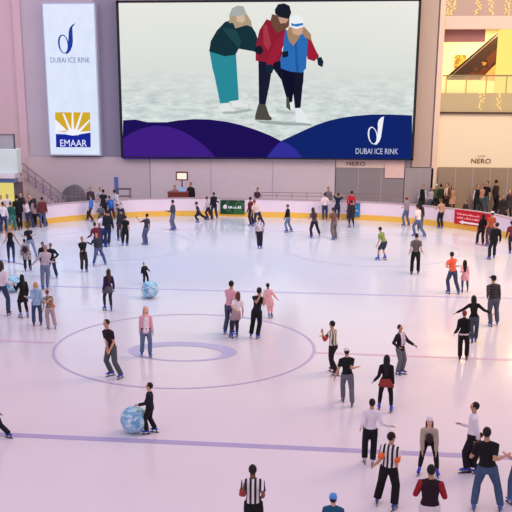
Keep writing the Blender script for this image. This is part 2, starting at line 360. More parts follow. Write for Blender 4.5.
hoard(384.3, 404, 160, 178, (238, 206, 200), 'blank cream rectangle on the grey shutter', Y=YH-.08, th=.05)
hoard(404.5, 433, 168, None, (168, 160, 162), 'grey panel at the foot of the pilaster', 1, rough=.35)
hoard(438, 560, 168, None, (160, 142, 120), 'long grey brown shopfront panel on the right', 6, rough=.4)
h2 = empty('shop_sign', (wx(481, 161, WY), WY-.01, wz(161, 481))); tag(h2, 'dark NERO letters on the cream wall at right', 'sign')
lettering('NERO', 1.25, .30, INK, h2, (0, -.02, 0)); lettering('CAFFE', .5, .1, mat((206, 170, 140), .6, .05, 3, 0), h2, (0, -.02, .32))
# light box sign
def board_frame(px0, px1, pyt, pyb, Y): return wx(px0, (pyt+pyb)/2, Y), wx(px1, (pyt+pyb)/2, Y), wz(pyb, (px0+px1)/2, Y), wz(pyt, (px0+px1)/2, Y)
bm = bmesh.new(); box(bm, wx(97, 80), wx(121, 80), WY-.06, WY, wz(159), 24); tag(obj('shade_strip', bm, mat((152, 148, 168), .7, .03, .6, 0)), 'wall shade between light box and screen, painted as a grey violet strip', kind='structure')  # shade beside the light box, put in as a darker coloured strip
YL = 64.35
x0, x1 = wallp(49.5, 155, YL).x, wallp(101, 155, YL).x; z0, z1 = wallp(75, 156, YL).z, wallp(70, 2.5, YL).z
lb = tag(empty('light_box_sign', ((x0+x1)/2, YL, z0)), 'tall white light box sign with blue swoosh and yellow sunrise logo', 'sign'); w, hh = x1-x0, z1-z0
bm = bmesh.new(); box(bm, -w/2, w/2, .02, WY-YL, 0, hh); obj('housing', bm, mat((190, 200, 225), .4, .03, 3, 0), lb, bevel=.05)
def soft_glow(c1, c2, s, sx=1.2):
    m, N, L, b = newmat('lit_face'); tc = N.new('ShaderNodeTexCoord'); nz = N.new('ShaderNodeTexNoise'); nz.inputs['Scale'].default_value = sx
    L.new(tc.outputs['Object'], nz.inputs['Vector']); mx = N.new('ShaderNodeMix'); mx.data_type = 'RGBA'; mx.inputs[6].default_value = lin(c1); mx.inputs[7].default_value = lin(c2)
    L.new(nz.outputs['Fac'], mx.inputs[0]); L.new(mx.outputs[2], b.inputs['Emission Color']); b.inputs['Emission Strength'].default_value = s
    b.inputs['Base Color'].default_value = (.1, .1, .1, 1); return m
bm = bmesh.new(); box(bm, -w/2+.1, w/2-.1, -.02, .04, .1, hh-.1); obj('lit_panel', bm, soft_glow((196, 212, 236), (222, 232, 252), .92), lb)
LB0 = Vector(lb.location)
def on(root, Y, t=0):      # pixel outline -> point local to a flat wall thing
    def fn(u, v, d): p = wallp(u, v, Y); return Vector((p.x-root.location.x, -d, p.z-root.location.z))
    return fn
def shape(root, Y, name, polys, m, d0, d1, label=None):
    bm = bmesh.new(); fn = on(root, Y)
    for P in polys: prism(bm, P, fn, d0, d1)
    bmesh.ops.triangulate(bm, faces=bm.faces); o = obj(name, bm, m, root)
    if label: o['label'] = label
    return o
def emblem(cx, cy, s):     # looped ring and swoosh, px polygons
    ringp = []; n = 22
    for i in range(n):
        q = []
        for a, k in ((2*PI*i/n, 1), (2*PI*(i+1)/n, 1), (2*PI*(i+1)/n, 0), (2*PI*i/n, 0)):
            t = 1.0+.6*max(0, -math.cos(a-.5)); rx, ry = (5.6, 10.2) if k else (5.6-1.1*t, 10.2-.9*t)
            x, y = rx*math.cos(a), ry*math.sin(a); q.append((cx+s*(-3.2+x-.12*y*-1), cy+s*(3.8+y)))
        ringp.append(q)
    sw = [(10, -18.5), (6.4, -17), (3.6, -13.6), (2.6, -9.5), (2.9, -5), (3.4, 0), (3.0, 6), (1.6, 11), (-1, 14.8), (1.4, 14.2), (4.4, 11), (6.4, 6), (7, 0), (6.4, -5), (5.8, -10), (6.4, -14), (8.4, -17)]
    return ringp, [[(cx+s*x, cy+s*y) for x, y in sw]]
NV = glow((36, 62, 150), 1.0)
r_, s_ = emblem(66.5, 40.5, .93); shape(lb, YL, 'emblem', r_+s_, NV, .03, .05, 'blue looped swoosh')
lettering('DUBAI ICE RINK', wx(92, 60, YL)-wx(48, 60, YL)-.3, .34, glow((128, 134, 170), 1), lb, (wx(70.5, 60, YL)-LB0.x, -.04, wz(60, 70, YL)-LB0.z))
def P1(L): return [(44+x/8.53, 100+y/8.53) for x, y in L]
shape(lb, YL, 'sunrise_square', [P1([(97, 105), (393, 105), (397, 272), (340, 270), (250, 285), (180, 272), (99, 268)])], glow((206, 166, 44), 1), .03, .045, 'yellow square')
rays = [[(99, 268), (180, 262), (225, 262), (200, 262), (98, 165), (98, 178)], [(215, 262), (160, 118), (172, 112), (235, 255)], [(236, 255), (238, 105), (251, 105), (258, 255)], [(262, 258), (318, 105), (332, 108), (285, 262)], [(285, 265), (390, 165), (392, 180), (310, 272)], [(99, 266), (200, 276), (230, 282), (99, 280)], [(300, 272), (397, 264), (397, 278), (290, 290)], [(190, 270), (215, 252), (250, 244), (285, 252), (310, 270), (300, 300), (210, 300)]]
shape(lb, YL, 'sun_rays', [P1(r) for r in rays], glow((236, 238, 250), 1), .045, .055, 'white rays')
shape(lb, YL, 'sign_base', [P1([(103, 290), (180, 292), (250, 304), (310, 328), (275, 306), (330, 288), (399, 277), (400, 402), (106, 402)])], glow((28, 40, 150), 1), .055, .065, 'navy wave below the sun')
lettering('EMAAR', wx(87, 143, YL)-wx(60.5, 143, YL)-.0, .44, glow((225, 228, 250), 1), lb, (wx(73.8, 143.4, YL)-LB0.x, -.075, wz(143, 74, YL)-LB0.z))
# big screen
YS = 64.3
x0, x1 = wallp(123, 158, YS).x, wallp(411.5, 158, YS).x; z0, z1 = wallp(256, 158, YS).z, wallp(256, 1.6, YS).z
sc = tag(empty('video_screen', ((x0+x1)/2, YS, z0)), 'huge video screen showing three skaters over a navy and violet wave', 'screen'); w, hh = x1-x0, z1-z0
bm = bmesh.new(); box(bm, -w/2-.12, w/2+.12, .03, WY-YS-.34, -.03, hh+.12); obj('housing', bm, mat((24, 22, 34), .5, .1, 3, 0), sc)
m, N, L, b = newmat('screen_sky_and_ice'); tc = N.new('ShaderNodeTexCoord'); sp = N.new('ShaderNodeSeparateXYZ'); L.new(tc.outputs['Object'], sp.inputs[0])
nz = N.new('ShaderNodeTexNoise'); nz.inputs['Scale'].default_value = 1; nz.inputs['Detail'].default_value = 8; nz.inputs['Roughness'].default_value = .65
mp = N.new('ShaderNodeMapping'); mp.inputs['Scale'].default_value = (.9, .9, 3.2); L.new(tc.outputs['Object'], mp.inputs[0]); L.new(mp.outputs[0], nz.inputs['Vector'])
r = N.new('ShaderNodeMapRange'); r.inputs['From Min'].default_value = .6*hh; r.inputs['From Max'].default_value = .35*hh; L.new(sp.outputs['Z'], r.inputs['Value'])
ra = N.new('ShaderNodeValToRGB'); e = ra.color_ramp.elements; e[0].position = .3; e[0].color = lin((168, 182, 180)); e[1].position = .66; e[1].color = lin((222, 232, 228)); L.new(nz.outputs['Fac'], ra.inputs[0])
r2 = N.new('ShaderNodeMapRange'); r2.inputs['From Min'].default_value = .45*hh; r2.inputs['From Max'].default_value = hh; L.new(sp.outputs['Z'], r2.inputs['Value'])
sk = N.new('ShaderNodeMix'); sk.data_type = 'RGBA'; sk.inputs[6].default_value = lin((208, 214, 210)); sk.inputs[7].default_value = lin((226, 228, 220)); L.new(r2.outputs[0], sk.inputs[0])
mx = N.new('ShaderNodeMix'); mx.data_type = 'RGBA'; L.new(r.outputs[0], mx.inputs[0]); L.new(sk.outputs[2], mx.inputs[6]); L.new(ra.outputs[0], mx.inputs[7])
L.new(mx.outputs[2], b.inputs['Emission Color']); b.inputs['Emission Strength'].default_value = .95; b.inputs['Base Color'].default_value = (.03, .03, .03, 1)
bm = bmesh.new(); box(bm, -w/2, w/2, 0, .05, 0, hh); obj('display', bm, m, sc)
bm = bmesh.new()
for q4 in ((-w/2-.12, w/2+.12, -.05, .035), (-w/2-.12, w/2+.12, hh-.03, hh+.1)): box(bm, q4[0], q4[1], -.06, .05, q4[2], q4[3])
for sg in (-1, 1): box(bm, min(sg*(w/2-.04), sg*(w/2+.12)), max(sg*(w/2-.04), sg*(w/2+.12)), -.06, .05, -.05, hh+.1)
obj('frame', bm, mat((26, 24, 40), .5, .1, 3, 0), sc)
def P2(L): return [(120+x/2.56, 100+y/2.56) for x, y in L]
def P3(L): return [(300+x/3.657, 100+y/3.657) for x, y in L]
e0 = 159.0
shape(sc, YS, 'wave_graphic', [P2([(8, 52), (40, 50), (70, 57), (90, 65), (120, 57), (150, 52), (190, 49), (230, 50), (270, 55), (310, 64), (350, 77), (385, 91), (412, 105)])+[(281, e0), (122.6, e0)]], glow((30, 16, 84), 1), .012, .016, 'dark purple wave')
shape(sc, YS, 'wave_graphic', [P2([(8, 98), (28, 85), (55, 73), (90, 65), (125, 68), (160, 80), (190, 97), (220, 120), (245, 147)])+[(122.6, e0)]], glow((62, 30, 128), 1), .020, .024, 'violet wave at the lower left')
shape(sc, YS, 'wave_graphic', [P2([(412, 105)])+P3([(30, 104), (60, 91), (100, 77), (150, 65), (200, 58), (260, 53), (330, 53), (409.5, 56)])+[(412.2, e0), (266.5, e0)]], glow((18, 36, 104), 1), .028, .032, 'navy wave at the lower right')
shape(sc, YS, 'wave_graphic', [P2([(375, 147), (395, 122), (412, 105), (430, 112), (448, 124), (466, 147)])], glow((50, 46, 150), 1), .036, .040, 'small lighter blue wave')
r_, s_ = emblem(375.4, 132.2, .86); shape(sc, YS, 'emblem', r_+s_, glow((235, 238, 245), 1), .044, .050, 'white looped swoosh')
lettering('DUBAI ICE RINK', wx(398, 151, YS)-wx(355.5, 151, YS), .36, glow((190, 196, 220), 1), sc, (wx(376.8, 151, YS)-sc.location.x, -.05, wz(151.2, 377, YS)-sc.location.z))
def P4(L): return [(195+x/3.657, y/3.657) for x, y in L]
def pic(name, polys, lab=None, d=.01):
    """flat pieces of the picture on the display, each colour its own face group"""
    bm = bmesh.new(); fn = on(sc, YS); ms = []
    for i, (col, P) in enumerate(polys):
        a = d+.006*i; prism(bm, P4(P), fn, a, a+.004, i); ms.append(glow(col, .95))
    bmesh.ops.triangulate(bm, faces=bm.faces); o = obj(name, bm, ms, sc)
    if lab: o['label'] = lab
pic('skater_picture', [
 ('e4e6e6', [(92, 385), (118, 376), (128, 390), (145, 402), (143, 408), (96, 404)]), ('e4e6e6', [(133, 372), (160, 365), (170, 376), (194, 382), (193, 392), (138, 392)]),
 ('2b8a98', [(52, 180), (150, 195), (148, 260), (156, 310), (160, 366), (128, 370), (120, 300), (112, 240), (116, 300), (121, 376), (92, 378), (78, 300), (64, 250)]),
 ('18323c', [(110, 80), (150, 70), (200, 85), (222, 120), (232, 152), (215, 152), (190, 130), (176, 128), (168, 150), (205, 168), (240, 168), (252, 185), (240, 200), (215, 188), (160, 178), (148, 200), (110, 206), (52, 188), (58, 150), (80, 112)]),
 ('20464c', [(100, 100), (150, 110), (170, 150), (160, 176), (120, 130)]),
 ('b09a80', [(128, 58), (190, 52), (206, 78), (208, 98), (188, 92), (172, 80), (160, 100), (148, 104), (142, 84), (124, 84)]), ('d6b8a0', [(150, 56), (180, 54), (184, 72), (174, 84), (154, 80)]),
 ('a9adac', [(128, 52), (136, 30), (158, 20), (178, 24), (186, 46), (190, 54), (160, 58), (124, 60)])], 'skater in dark green top and teal trousers, leftmost of the three')
pic('skater_shadows', [('a8b4b2', [(100, 408), (150, 406), (200, 396), (214, 404), (150, 416), (104, 416)]), ('9faaa8', [(222, 440), (284, 442), (330, 446), (420, 452), (430, 460), (330, 458), (240, 450)]), ('b6c0be', [(300, 400), (350, 408), (372, 412), (330, 418), (296, 410)])], None, .006)
pic('skater_picture', [
 ('4e4a44', [(232, 380), (258, 382), (262, 412), (282, 432), (278, 440), (220, 438), (220, 424)]), ('4e4a44', [(334, 352), (354, 350), (362, 400), (350, 406), (334, 392)]),
 ('1b1c33', [(232, 222), (284, 222), (280, 262), (272, 312), (258, 382), (234, 380), (246, 300), (236, 250)]), ('14152a', [(274, 222), (322, 215), (340, 270), (352, 350), (334, 356), (316, 292), (286, 250)]),
 ('8c1f33', [(262, 70), (330, 96), (338, 130), (318, 180), (320, 218), (300, 226), (268, 228), (222, 222), (222, 170), (236, 110)]), ('a83848', [(250, 95), (262, 88), (278, 160), (268, 186), (250, 160)]),
 ('6a4a3c', [(282, 52), (345, 66), (344, 96), (326, 110), (300, 120), (286, 100), (276, 76)]), ('c79a84', [(304, 62), (344, 68), (334, 84), (312, 86)]), ('1a1f2c', [(292, 36), (304, 16), (326, 12), (346, 22), (352, 46), (344, 70), (316, 64), (294, 52)]),
 ('15202c', [(218, 172), (240, 166), (252, 186), (238, 202), (220, 190)]), ('15202c', [(318, 190), (340, 186), (342, 206), (322, 212)])], 'skater in red jacket, middle of the three', .012)
pic('skater_picture', [
 ('e6ebee', [(366, 396), (388, 394), (394, 426), (424, 442), (422, 450), (370, 446)]), ('e6ebee', [(346, 372), (360, 368), (364, 402), (350, 404)]),
 ('17182c', [(350, 258), (398, 262), (396, 300), (390, 330), (386, 394), (366, 396), (362, 330), (352, 300)]), ('10112a', [(322, 258), (360, 258), (368, 300), (362, 330), (354, 374), (346, 374), (342, 310)]),
 ('9a2038', [(326, 116), (330, 150), (318, 180), (296, 220), (280, 244), (260, 234), (274, 196), (296, 150)]), ('9a2038', [(408, 140), (424, 144), (440, 180), (454, 206), (436, 224), (412, 216), (404, 180)]),
 ('2c6cb4', [(330, 112), (360, 108), (400, 118), (412, 150), (402, 200), (406, 250), (392, 266), (350, 262), (314, 250), (312, 216), (326, 180)]), ('2459a0', [(362, 130), (370, 128), (380, 260), (370, 264)]),
 ('a88468', [(346, 96), (398, 96), (424, 126), (426, 148), (404, 138), (392, 122), (372, 150), (360, 168), (344, 150), (336, 118)]), ('cfa890', [(354, 100), (396, 98), (392, 124), (374, 130), (358, 122)]),
 ('eef2f4', [(346, 98), (348, 70), (362, 56), (384, 56), (396, 72), (398, 98), (372, 106)]), ('3f7cc0', [(352, 84), (364, 88), (396, 84), (396, 92), (372, 98), (352, 94)]),
 ('14283a', [(446, 212), (462, 208), (470, 226), (466, 246), (450, 238)]), ('14283a', [(258, 240), (278, 234), (288, 252), (282, 268), (262, 262)])], 'skater in blue jacket with red sleeves and white hat, rightmost of the three', .015)
# ------------------------------------------------------------------ left: mezzanine, stairs, dome
YM = 59.5
def mz(py, px=8): return wallp(px, py, YM).z
mx1 = wallp(17, 160, YM).x
me_ = tag(empty('mezzanine', (mx1-3, YM, 0)), 'pale green white mezzanine with glass rail and yellow lit kiosk below, far left', 'mezzanine'); MI = Matrix.Translation(-Vector(me_.location))
bm = bmesh.new(); box(bm, mx1-8, mx1, YM, YM+.9, mz(174), mz(149)); obj('fascia', bm, mat((224, 240, 236), .5, .04, 1, 0), me_, bevel=.06, X=MI)
bm = bmesh.new(); box(bm, mx1-8, mx1-.15, YM-.25, YM+.9, mz(178), mz(174)); obj('canopy_edge', bm, mat((232, 226, 232), .5, .04, 1, 0), me_, X=MI)
bm = bmesh.new(); box(bm, mx1-8, mx1-.3, YM+.1, YM+.85, mz(183), mz(178)); obj('shop_band', bm, mat((120, 150, 200), .5, .1, 1, 0), me_, X=MI)
bm = bmesh.new(); box(bm, mx1-8, wallp(12, 190, YM).x, YM+.5, YM+.88, .0, mz(183)); obj('kiosk', bm, glow((240, 222, 130), .85), me_, X=MI)
bm = bmesh.new(); box(bm, wallp(12.4, 190, YM).x, wallp(19, 190, YM).x, YM+.3, YM+.8, .0, mz(183)); obj('pillar', bm, mat((110, 96, 104), .5, .1, 1, 0), me_, X=MI)
bm = bmesh.new(); box(bm, mx1-8, mx1-.1, YM+.1, YM+.16, mz(135.5), mz(134)); box(bm, mx1-8, mx1-.1, YM+.1, YM+.16, mz(150), mz(149))
obj('top_rail', bm, mat((120, 116, 122), .4, .1, 1, 0), me_, X=MI)
bm = bmesh.new(); box(bm, mx1-8, mx1-.1, YM+.12, YM+.14, mz(149), mz(135)); obj('glass_panel', bm, glass((170, 185, 195), .45), me_, X=MI)
for i in range(6):
    x = mx1-.14-i*1.0; bm = bmesh.new(); box(bm, x-.04, x+.04, YM+.08, YM+.18, mz(149), mz(134)); obj('post', bm, mat((90, 88, 98), .4, .1, 1, 0), me_, X=MI)
YT = 61.8
st = tag(empty('staircase', (wallp(45, 190, YT).x, YT, 0)), 'grey staircase with glass side descending right from the mezzanine', 'staircase'); SI = Matrix.Translation(-Vector(st.location))
A, B = wallp(21, 176, YT), wallp(66, 206, YT); B.z = .05; RAIL = mat((136, 124, 136), .4, .1, 2, 0, metal=.3)
bm = bmesh.new(); k = 14
for i in range(k):
    a, b = A.lerp(B, i/k), A.lerp(B, (i+1)/k); box(bm, a.x, b.x+.02, YT, YT+1.8, max(0, b.z-.3), b.z)
obj('steps', bm, mat((196, 176, 188), .6, .05, 2, 0), st, X=SI)
bm = bmesh.new(); tube(bm, [A+Vector((0, -.05, .95)), B+Vector((0, -.05, .95)), B+Vector((1.2, -.05, .95))], .03, 6); obj('handrail', bm, RAIL, st, X=SI)
bm = bmesh.new(); tube(bm, [A+Vector((0, -.05, .5)), B+Vector((0, -.05, .5))], .02, 6); obj('rail', bm, RAIL, st, X=SI)
for i in range(7):
    p = A.lerp(B, i/6); bm = bmesh.new(); tube(bm, [p+Vector((0, -.05, 0)), p+Vector((0, -.05, .95))], .03, 6); obj('post', bm, RAIL, st, X=SI)
bm = bmesh.new(); bm.faces.new([bm.verts.new(p) for p in (A+Vector((0, -.05, .05)), B+Vector((0, -.05, .05)), B+Vector((0, -.05, .9)), A+Vector((0, -.05, .9)))]); bmesh.ops.solidify(bm, geom=bm.faces[:], thickness=.015)
obj('glass_panel', bm, glass((170, 160, 175), .3), st, X=SI)
p = ground(66, 187, 1.45); bm = bmesh.new(); n = 14
prism(bm, [(-.7, 0)]+[(-.72*math.cos(PI*i/n)*(1-.1*math.sin(PI*i/n)), .75+.7*math.sin(PI*i/n)) for i in range(n+1)]+[(.7, 0)], lambda u, v, t: Vector((u*1.0, t, v)), -.4, .4)
o = obj('arched_hutch', bm, mat((112, 108, 116), .5, .1, 3, 0), bevel=.04); o.location = (p.x+.2, 64.1, 0); tag(o, 'grey arched hutch standing by the wall near the stairs', 'hutch')
o = tag(empty('rail_trolley', (wx(124, 195, 62.5), 62.5, 0)), 'dark metal frame rack behind the boards at left', 'rack')
bm = bmesh.new(); box(bm, -.45, .45, -.25, .25, 1.42, 1.48); obj('rack_top', bm, mat((100, 88, 98), .5, .1, 3, 0), o)
bm = bmesh.new(); box(bm, -.42, .42, -.22, .22, .95, 1.0); obj('shelf', bm, mat((120, 106, 116), .5, .1, 3, 0), o)
for sx in (-1, 1):
    for sy in (-1, 1):
        bm = bmesh.new(); tube(bm, [(sx*.42, sy*.22, 0), (sx*.42, sy*.22, 1.44)], .025, 6); obj('leg', bm, mat((90, 80, 90), .5, .1, 3, 0), o)
bn = ground(113, 181, 2.0); o = tag(empty('banner_stand', (bn.x, 63.0, 0)), 'narrow blue banner standing by the wall', 'banner')
bm = bmesh.new(); box(bm, -.14, .14, -.02, .02, .1, 2.15); obj('banner', bm, mat((96, 112, 180), .6, .1, 3, 0), o)
bm = bmesh.new(); box(bm, -.22, .22, -.15, .15, 0, .08); obj('base', bm, mat((80, 80, 90), .6, .1, 3, 0), o)
# low railing on the walkway behind the boards
def railing(px0, px1, lab):
    Y = 61.9; x0, x1 = wx(px0, 195, Y), wx(px1, 195, Y); o = tag(empty('walkway_railing', ((x0+x1)/2, Y, 0)), lab, 'railing', 'metal railings behind the boards'); w = (x1-x0)/2
    for z, nm in ((1.42, 'top_rail'), (1.22, 'mid_rail')):
        bm = bmesh.new(); tube(bm, [(-w, 0, z), (w, 0, z)], .02, 6); obj(nm, bm, mat((150, 116, 128), .4, .1, 2, 0), o)
    for i in range(5):
        x = -w+2*w*i/4; bm = bmesh.new(); tube(bm, [(x, 0, 0), (x, 0, 1.42)], .02, 6); obj('post', bm, mat((150, 116, 128), .4, .1, 2, 0), o)
railing(262, 322, 'thin metal railing behind the boards at the centre'); railing(344, 400, 'thin metal railing behind the boards before the grey shutter'); railing(72, 88, 'thin metal railing behind the boards near the arched hutch')
# desk with monitor
Y = 62.3; dx0, dx1 = wx(168, 195, Y), wx(187.5, 195, Y); zt = wz(192, 178, Y)
de = tag(empty('control_desk', ((dx0+dx1)/2, Y, 0)), 'reddish brown wooden desk behind the far boards', 'desk'); w = (dx1-dx0)/2; RD = mat((126, 58, 48), .5, .15, 3, 0)
bm = bmesh.new(); box(bm, -w, w, 0, .04, .08, zt-.04); obj('front_panel', bm, RD, de)
bm = bmesh.new(); box(bm, -w-.04, w+.04, -.05, .55, zt-.04, zt); obj('desk_top', bm, mat((150, 80, 66), .4, .1, 3, 0), de)
for s in (-1, 1):
    bm = bmesh.new(); box(bm, s*w-.025, s*w+.025, .02, .5, 0, zt-.04); obj('side_panel', bm, RD, de)
tv = tag(empty('monitor', (wx(181, 180, Y), Y+.35, zt)), 'glowing monitor in a brown frame raised above the desk', 'monitor'); h_ = wz(172.3, 181, Y)-zt
bm = bmesh.new(); tube(bm, [(0, .05, 0), (0, .05, h_-.3)], .04, 8); obj('stand', bm, mat((70, 50, 50), .5, .1, 3, 0), tv)
bm = bmesh.new(); box(bm, -.40, .40, 0, .12, h_-.56, h_); obj('frame', bm, RD, tv)
bm = bmesh.new(); box(bm, -.31, .31, -.015, 0, h_-.48, h_-.09); obj('screen', bm, glow((245, 240, 225), 1.0), tv)
lp = tag(empty('laptop', (wx(182, 190, Y), Y+.2, zt)), 'open laptop with pale blue screen on the desk', 'laptop')
bm = bmesh.new(); box(bm, -.2, .2, -.14, .14, 0, .025); obj('base', bm, mat((90, 90, 100), .4, .1, 3, 0), lp)
bm = bmesh.new(); prism(bm, [(-.12, .02), (-.10, .02), (-.18, .32), (-.2, .32)], lambda u, v, t: Vector((t, u, v)), -.2, .2); obj('lid', bm, glow((150, 170, 215), .9), lp)
# ------------------------------------------------------------------ ice balls
def ball_material():
    m, N, L, b = newmat('ball_vinyl'); tc = N.new('ShaderNodeTexCoord'); v = N.new('ShaderNodeTexVoronoi'); v.inputs['Scale'].default_value = 15
    L.new(tc.outputs['Object'], v.inputs['Vector']); s = N.new('ShaderNodeSeparateColor'); L.new(v.outputs['Color'], s.inputs[0])
    r = N.new('ShaderNodeValToRGB'); r.color_ramp.interpolation = 'CONSTANT'; e = r.color_ramp.elements
    e[0].position = 0; e[0].color = lin((112, 170, 208)); e[1].position = .3; e[1].color = lin((150, 202, 226))
    for p, c in ((.55, (178, 218, 234)), (.75, (214, 234, 242)), (.9, (160, 214, 216))): q = e.new(p); q.color = lin(c)
    L.new(s.outputs[0], r.inputs[0]); L.new(r.outputs[0], b.inputs['Base Color']); b.inputs['Roughness'].default_value = .25
    bp = N.new('ShaderNodeBump'); bp.inputs['Distance'].default_value = .03; bp.inputs['Strength'].default_value = .5; L.new(v.outputs['Distance'], bp.inputs['Height']); L.new(bp.outputs['Normal'], b.inputs['Normal']); return m
BM = ball_material()
def iceball(px, py, r, lab):
    p = ground(px, py, r); bm = bmesh.new(); bmesh.ops.create_icosphere(bm, subdivisions=4, radius=r)
    for f in bm.faces: f.smooth = True
    root = empty('large_ball', (p.x, p.y, 0)); tag(root, lab, 'ball', 'big crackled balls on the ice')
    o = obj('shell', bm, BM, root); o.location.z = r+.002; o.rotation_euler = (.4, .3, random.random()*6)
    bm = bmesh.new(); tube(bm, [(0, 0, r-.01), (0, 0, r+.012)], .03, 10); o = obj('valve', bm, WHT, root, X=Matrix.Translation((0, 0, r))@Matrix.Rotation(1.1, 4, 'X'))
iceball(134, 419.5, .365, 'large pale blue ball beside the man in black')
iceball(150, 289.5, .36, 'large pale blue ball in front of the small child in black')
iceball(12.5, 283.5, .365, 'large pale blue ball beside the woman with long black hair at far left')
# ------------------------------------------------------------------ people
SK = {'a': (222, 176, 150), 'b': (196, 148, 118), 'c': (158, 112, 84), 'd': (120, 82, 62)}
HC = {'k': (26, 20, 20), 'b': (62, 42, 34), 'br': (96, 62, 44), 'y': (196, 152, 104), 'r': (120, 52, 36), 'g': (150, 140, 136)}
def ik(a, c, l1, l2, hint):
    d = c-a; D = min(d.length, (l1+l2)*.998); d.normalize(); c = a+d*D
    x = (l1*l1-l2*l2+D*D)/(2*D); y = math.sqrt(max(0, l1*l1-x*x))
    h = hint-d*hint.dot(d)
    if h.length < 1e-4: h = perp(d)
    return a+d*x+h.normalized()*y, c
UP = Vector((0, 0, 1))
def person(label, feet, head=None, h=None, face=180, bend=0, L=None, R=None, top=('long', (40, 40, 45)), bot=('trousers', (50, 50, 60)), hair=('short', 'k'), hat=None, skin='b',
           sex='m', fat=1.0, boots=(44, 74, 176), extra=(), skates=True, group='skaters on the ice', sit=0, standing=None, cat='person', lookat=0, crouch=1.0, hipback=.10, nod=None):
    h_given = h
    if standing:                       # spectator placed by the head and a height
        hp = ground(standing[0], standing[1], standing[2]); P = Vector((hp.x, hp.y, 0)); feet = None; h = standing[2]; skates = False
        if P.y > 64.0: P = P*(64.0/P.y); hp = vplane(standing[0], standing[1], P); h = hp.z
    else:
        fp = [ground(*f) if len(f) == 3 else ground(f[0], f[1], .03) for f in feet]
        if len(fp) == 1: fp = [fp[0]]*2
        P = (fp[0]+fp[1])/2; P.z = 0
        hp = vplane(head[0], head[1], P) if head else None
        if hp and not h: h = hp.z
    q_ = min(curve, key=lambda c: (c.x-P.x)**2+(c.y-P.y)**2); cx_ = Vector((RX, RY+15 if P.y > 46 else P.y)); nr = (cx_-q_).normalized(); dd = (Vector((P.x, P.y))-q_).dot(nr)
    if feet and dd < .48:
        mv = nr*(.48-dd); mv = Vector((mv.x, mv.y, 0)); P = P+mv; fp = [p_+mv for p_ in fp]; hp = vplane(head[0], head[1], P) if head else hp; h = hp.z if head and not h_given else h
    if not feet and dd > -.6:
        mv = nr*(-.6-dd); P = P+Vector((mv.x, mv.y, 0)); hp = vplane(standing[0], standing[1], P); h = hp.z
    cdir = Vector((-P.x, -P.y, 0)).normalized(); rr = Vector((-cdir.y, cdir.x, 0)); fa = math.radians(face)
    f = cdir*math.cos(fa)+rr*math.sin(fa); l = Vector((-f.y, f.x, 0))
    s = .065 if skates else .0
    hb = h-s
    if feet is None: fp = [P+l*.085*h, P-l*.085*h]; lift = [0, 0]
    else:
        if (fp[0]-fp[1]).length < .05: fp = [P+l*.09*h, P-l*.09*h]
        if (fp[0]-fp[1]).dot(l) < 0: fp = fp[::-1]
        lift = [0 if p.z < .05 else p.z for p in fp]
        if abs((fp[0]-fp[1]).dot(l)) < .06*h:       # keep legs apart
            m_ = (.11*h-abs((fp[0]-fp[1]).dot(l)))/2; fp = [fp[0]+l*m_, fp[1]-l*m_]
    lk = [Vector((p.x, p.y, 0)) for p in fp]
    foff = Vector((0, 0, 0))
    if hp: foff = Vector((hp.x-P.x, hp.y-P.y, 0)); 
    for it in range(6):
        hw = .052*hb*(1.05 if sex == 'f' else 1)
        hc2 = P+foff*(.42 if not bend else 0)-f*(hipback*2*hb*math.sin(math.radians(bend)))
        LL = .480*hb*.992; hz = 9
        for i, sg in ((0, 1), (1, -1)):
            j = hc2+l*sg*hw; o = (Vector((lk[i].x, lk[i].y, 0))-Vector((j.x, j.y, 0))).length
            hz = min(hz, s+lift[i]+.045*hb+math.sqrt(max(.02, LL*LL-o*o)))
        hz *= crouch
        Hc = Vector((hc2.x, hc2.y, hz))
        if bend or not hp: break
        sd = Vector((hp.x-Hc.x, hp.y-Hc.y, 0)); want = hp.z; got = hz+math.sqrt(max(.01, (.475*hb)**2-sd.length_squared))
        hb *= (want/got)**.8
    if hp and not bend: D = (Vector((hp.x, hp.y, hp.z))-Hc).normalized()
    else:
        b_ = math.radians(bend); D = (UP*math.cos(b_)+f*math.sin(b_)).normalized()
        if hp and bend: side = (hp-Hc-D*.4*hb).dot(l); D = (D+l*side/(.47*hb)*.9).normalized()
    HU = (D*.6+UP*.4).normalized() if bend < 45 else (D*.45+UP*.55).normalized()      # head axis
    if nod is not None: HU = (UP*math.cos(math.radians(nod))+f*math.sin(math.radians(nod))).normalized()
    Sd = (l-D*l.dot(D)).normalized(); Fr = Sd.cross(D).normalized()
    if Fr.dot(f) < 0: Fr = -Fr
    base = P; rz = math.atan2(f.x, -f.y); root = empty('person', base, rz); tag(root, label, cat, group)
    X = Matrix.LocRotScale(base, root.rotation_euler, None).inverted()
    kid = h < 1.4; hh = .132*hb*(1.18 if kid else 1.0); sw = .099*hb*(.9 if sex == 'f' else 1)*(.97+.03*fat)
    def W(v, k=1.0): return v*hb*k
    prof = [(-.065, .045, .045), (-.045, .080, .060), (-.01, .094, .068), (.03, .092, .066), (.09, .076, .056), (.15, .082, .060), (.21, .094, .064), (.255, .098, .060), (.285, .084, .050), (.305, .050, .038)]
    if sex == 'f': prof = [(t, a*(1.04 if t < .05 else .86), b*(1.06 if t < .05 else .93)) for t, a, b in prof]
    prof = [(t, a*.95, b_*.97) for t, a, b_ in prof]
    Dp = (D+UP*1.2).normalized()
    def tor(t): return Hc+(Dp*t if t < 0 else D*t)*hb
    def torso(bm, t0, t1, g=0.0, k=1.0, n=14):
        R_ = []
        for t, a, b in prof:
            if t < t0-.02 or t > t1+.001: continue
            if g > .01 and t < 0: a, b = max(a, prof[2][1]), max(b, prof[2][2])
            R_.append((tor(t), Sd*(a*hb*fat*k+g), Fr*(b*hb*fat*k+g)))
        loft(bm, R_, n)
    nb = tor(.30); hd = nb+HU*(.048*hb)                                # chin level
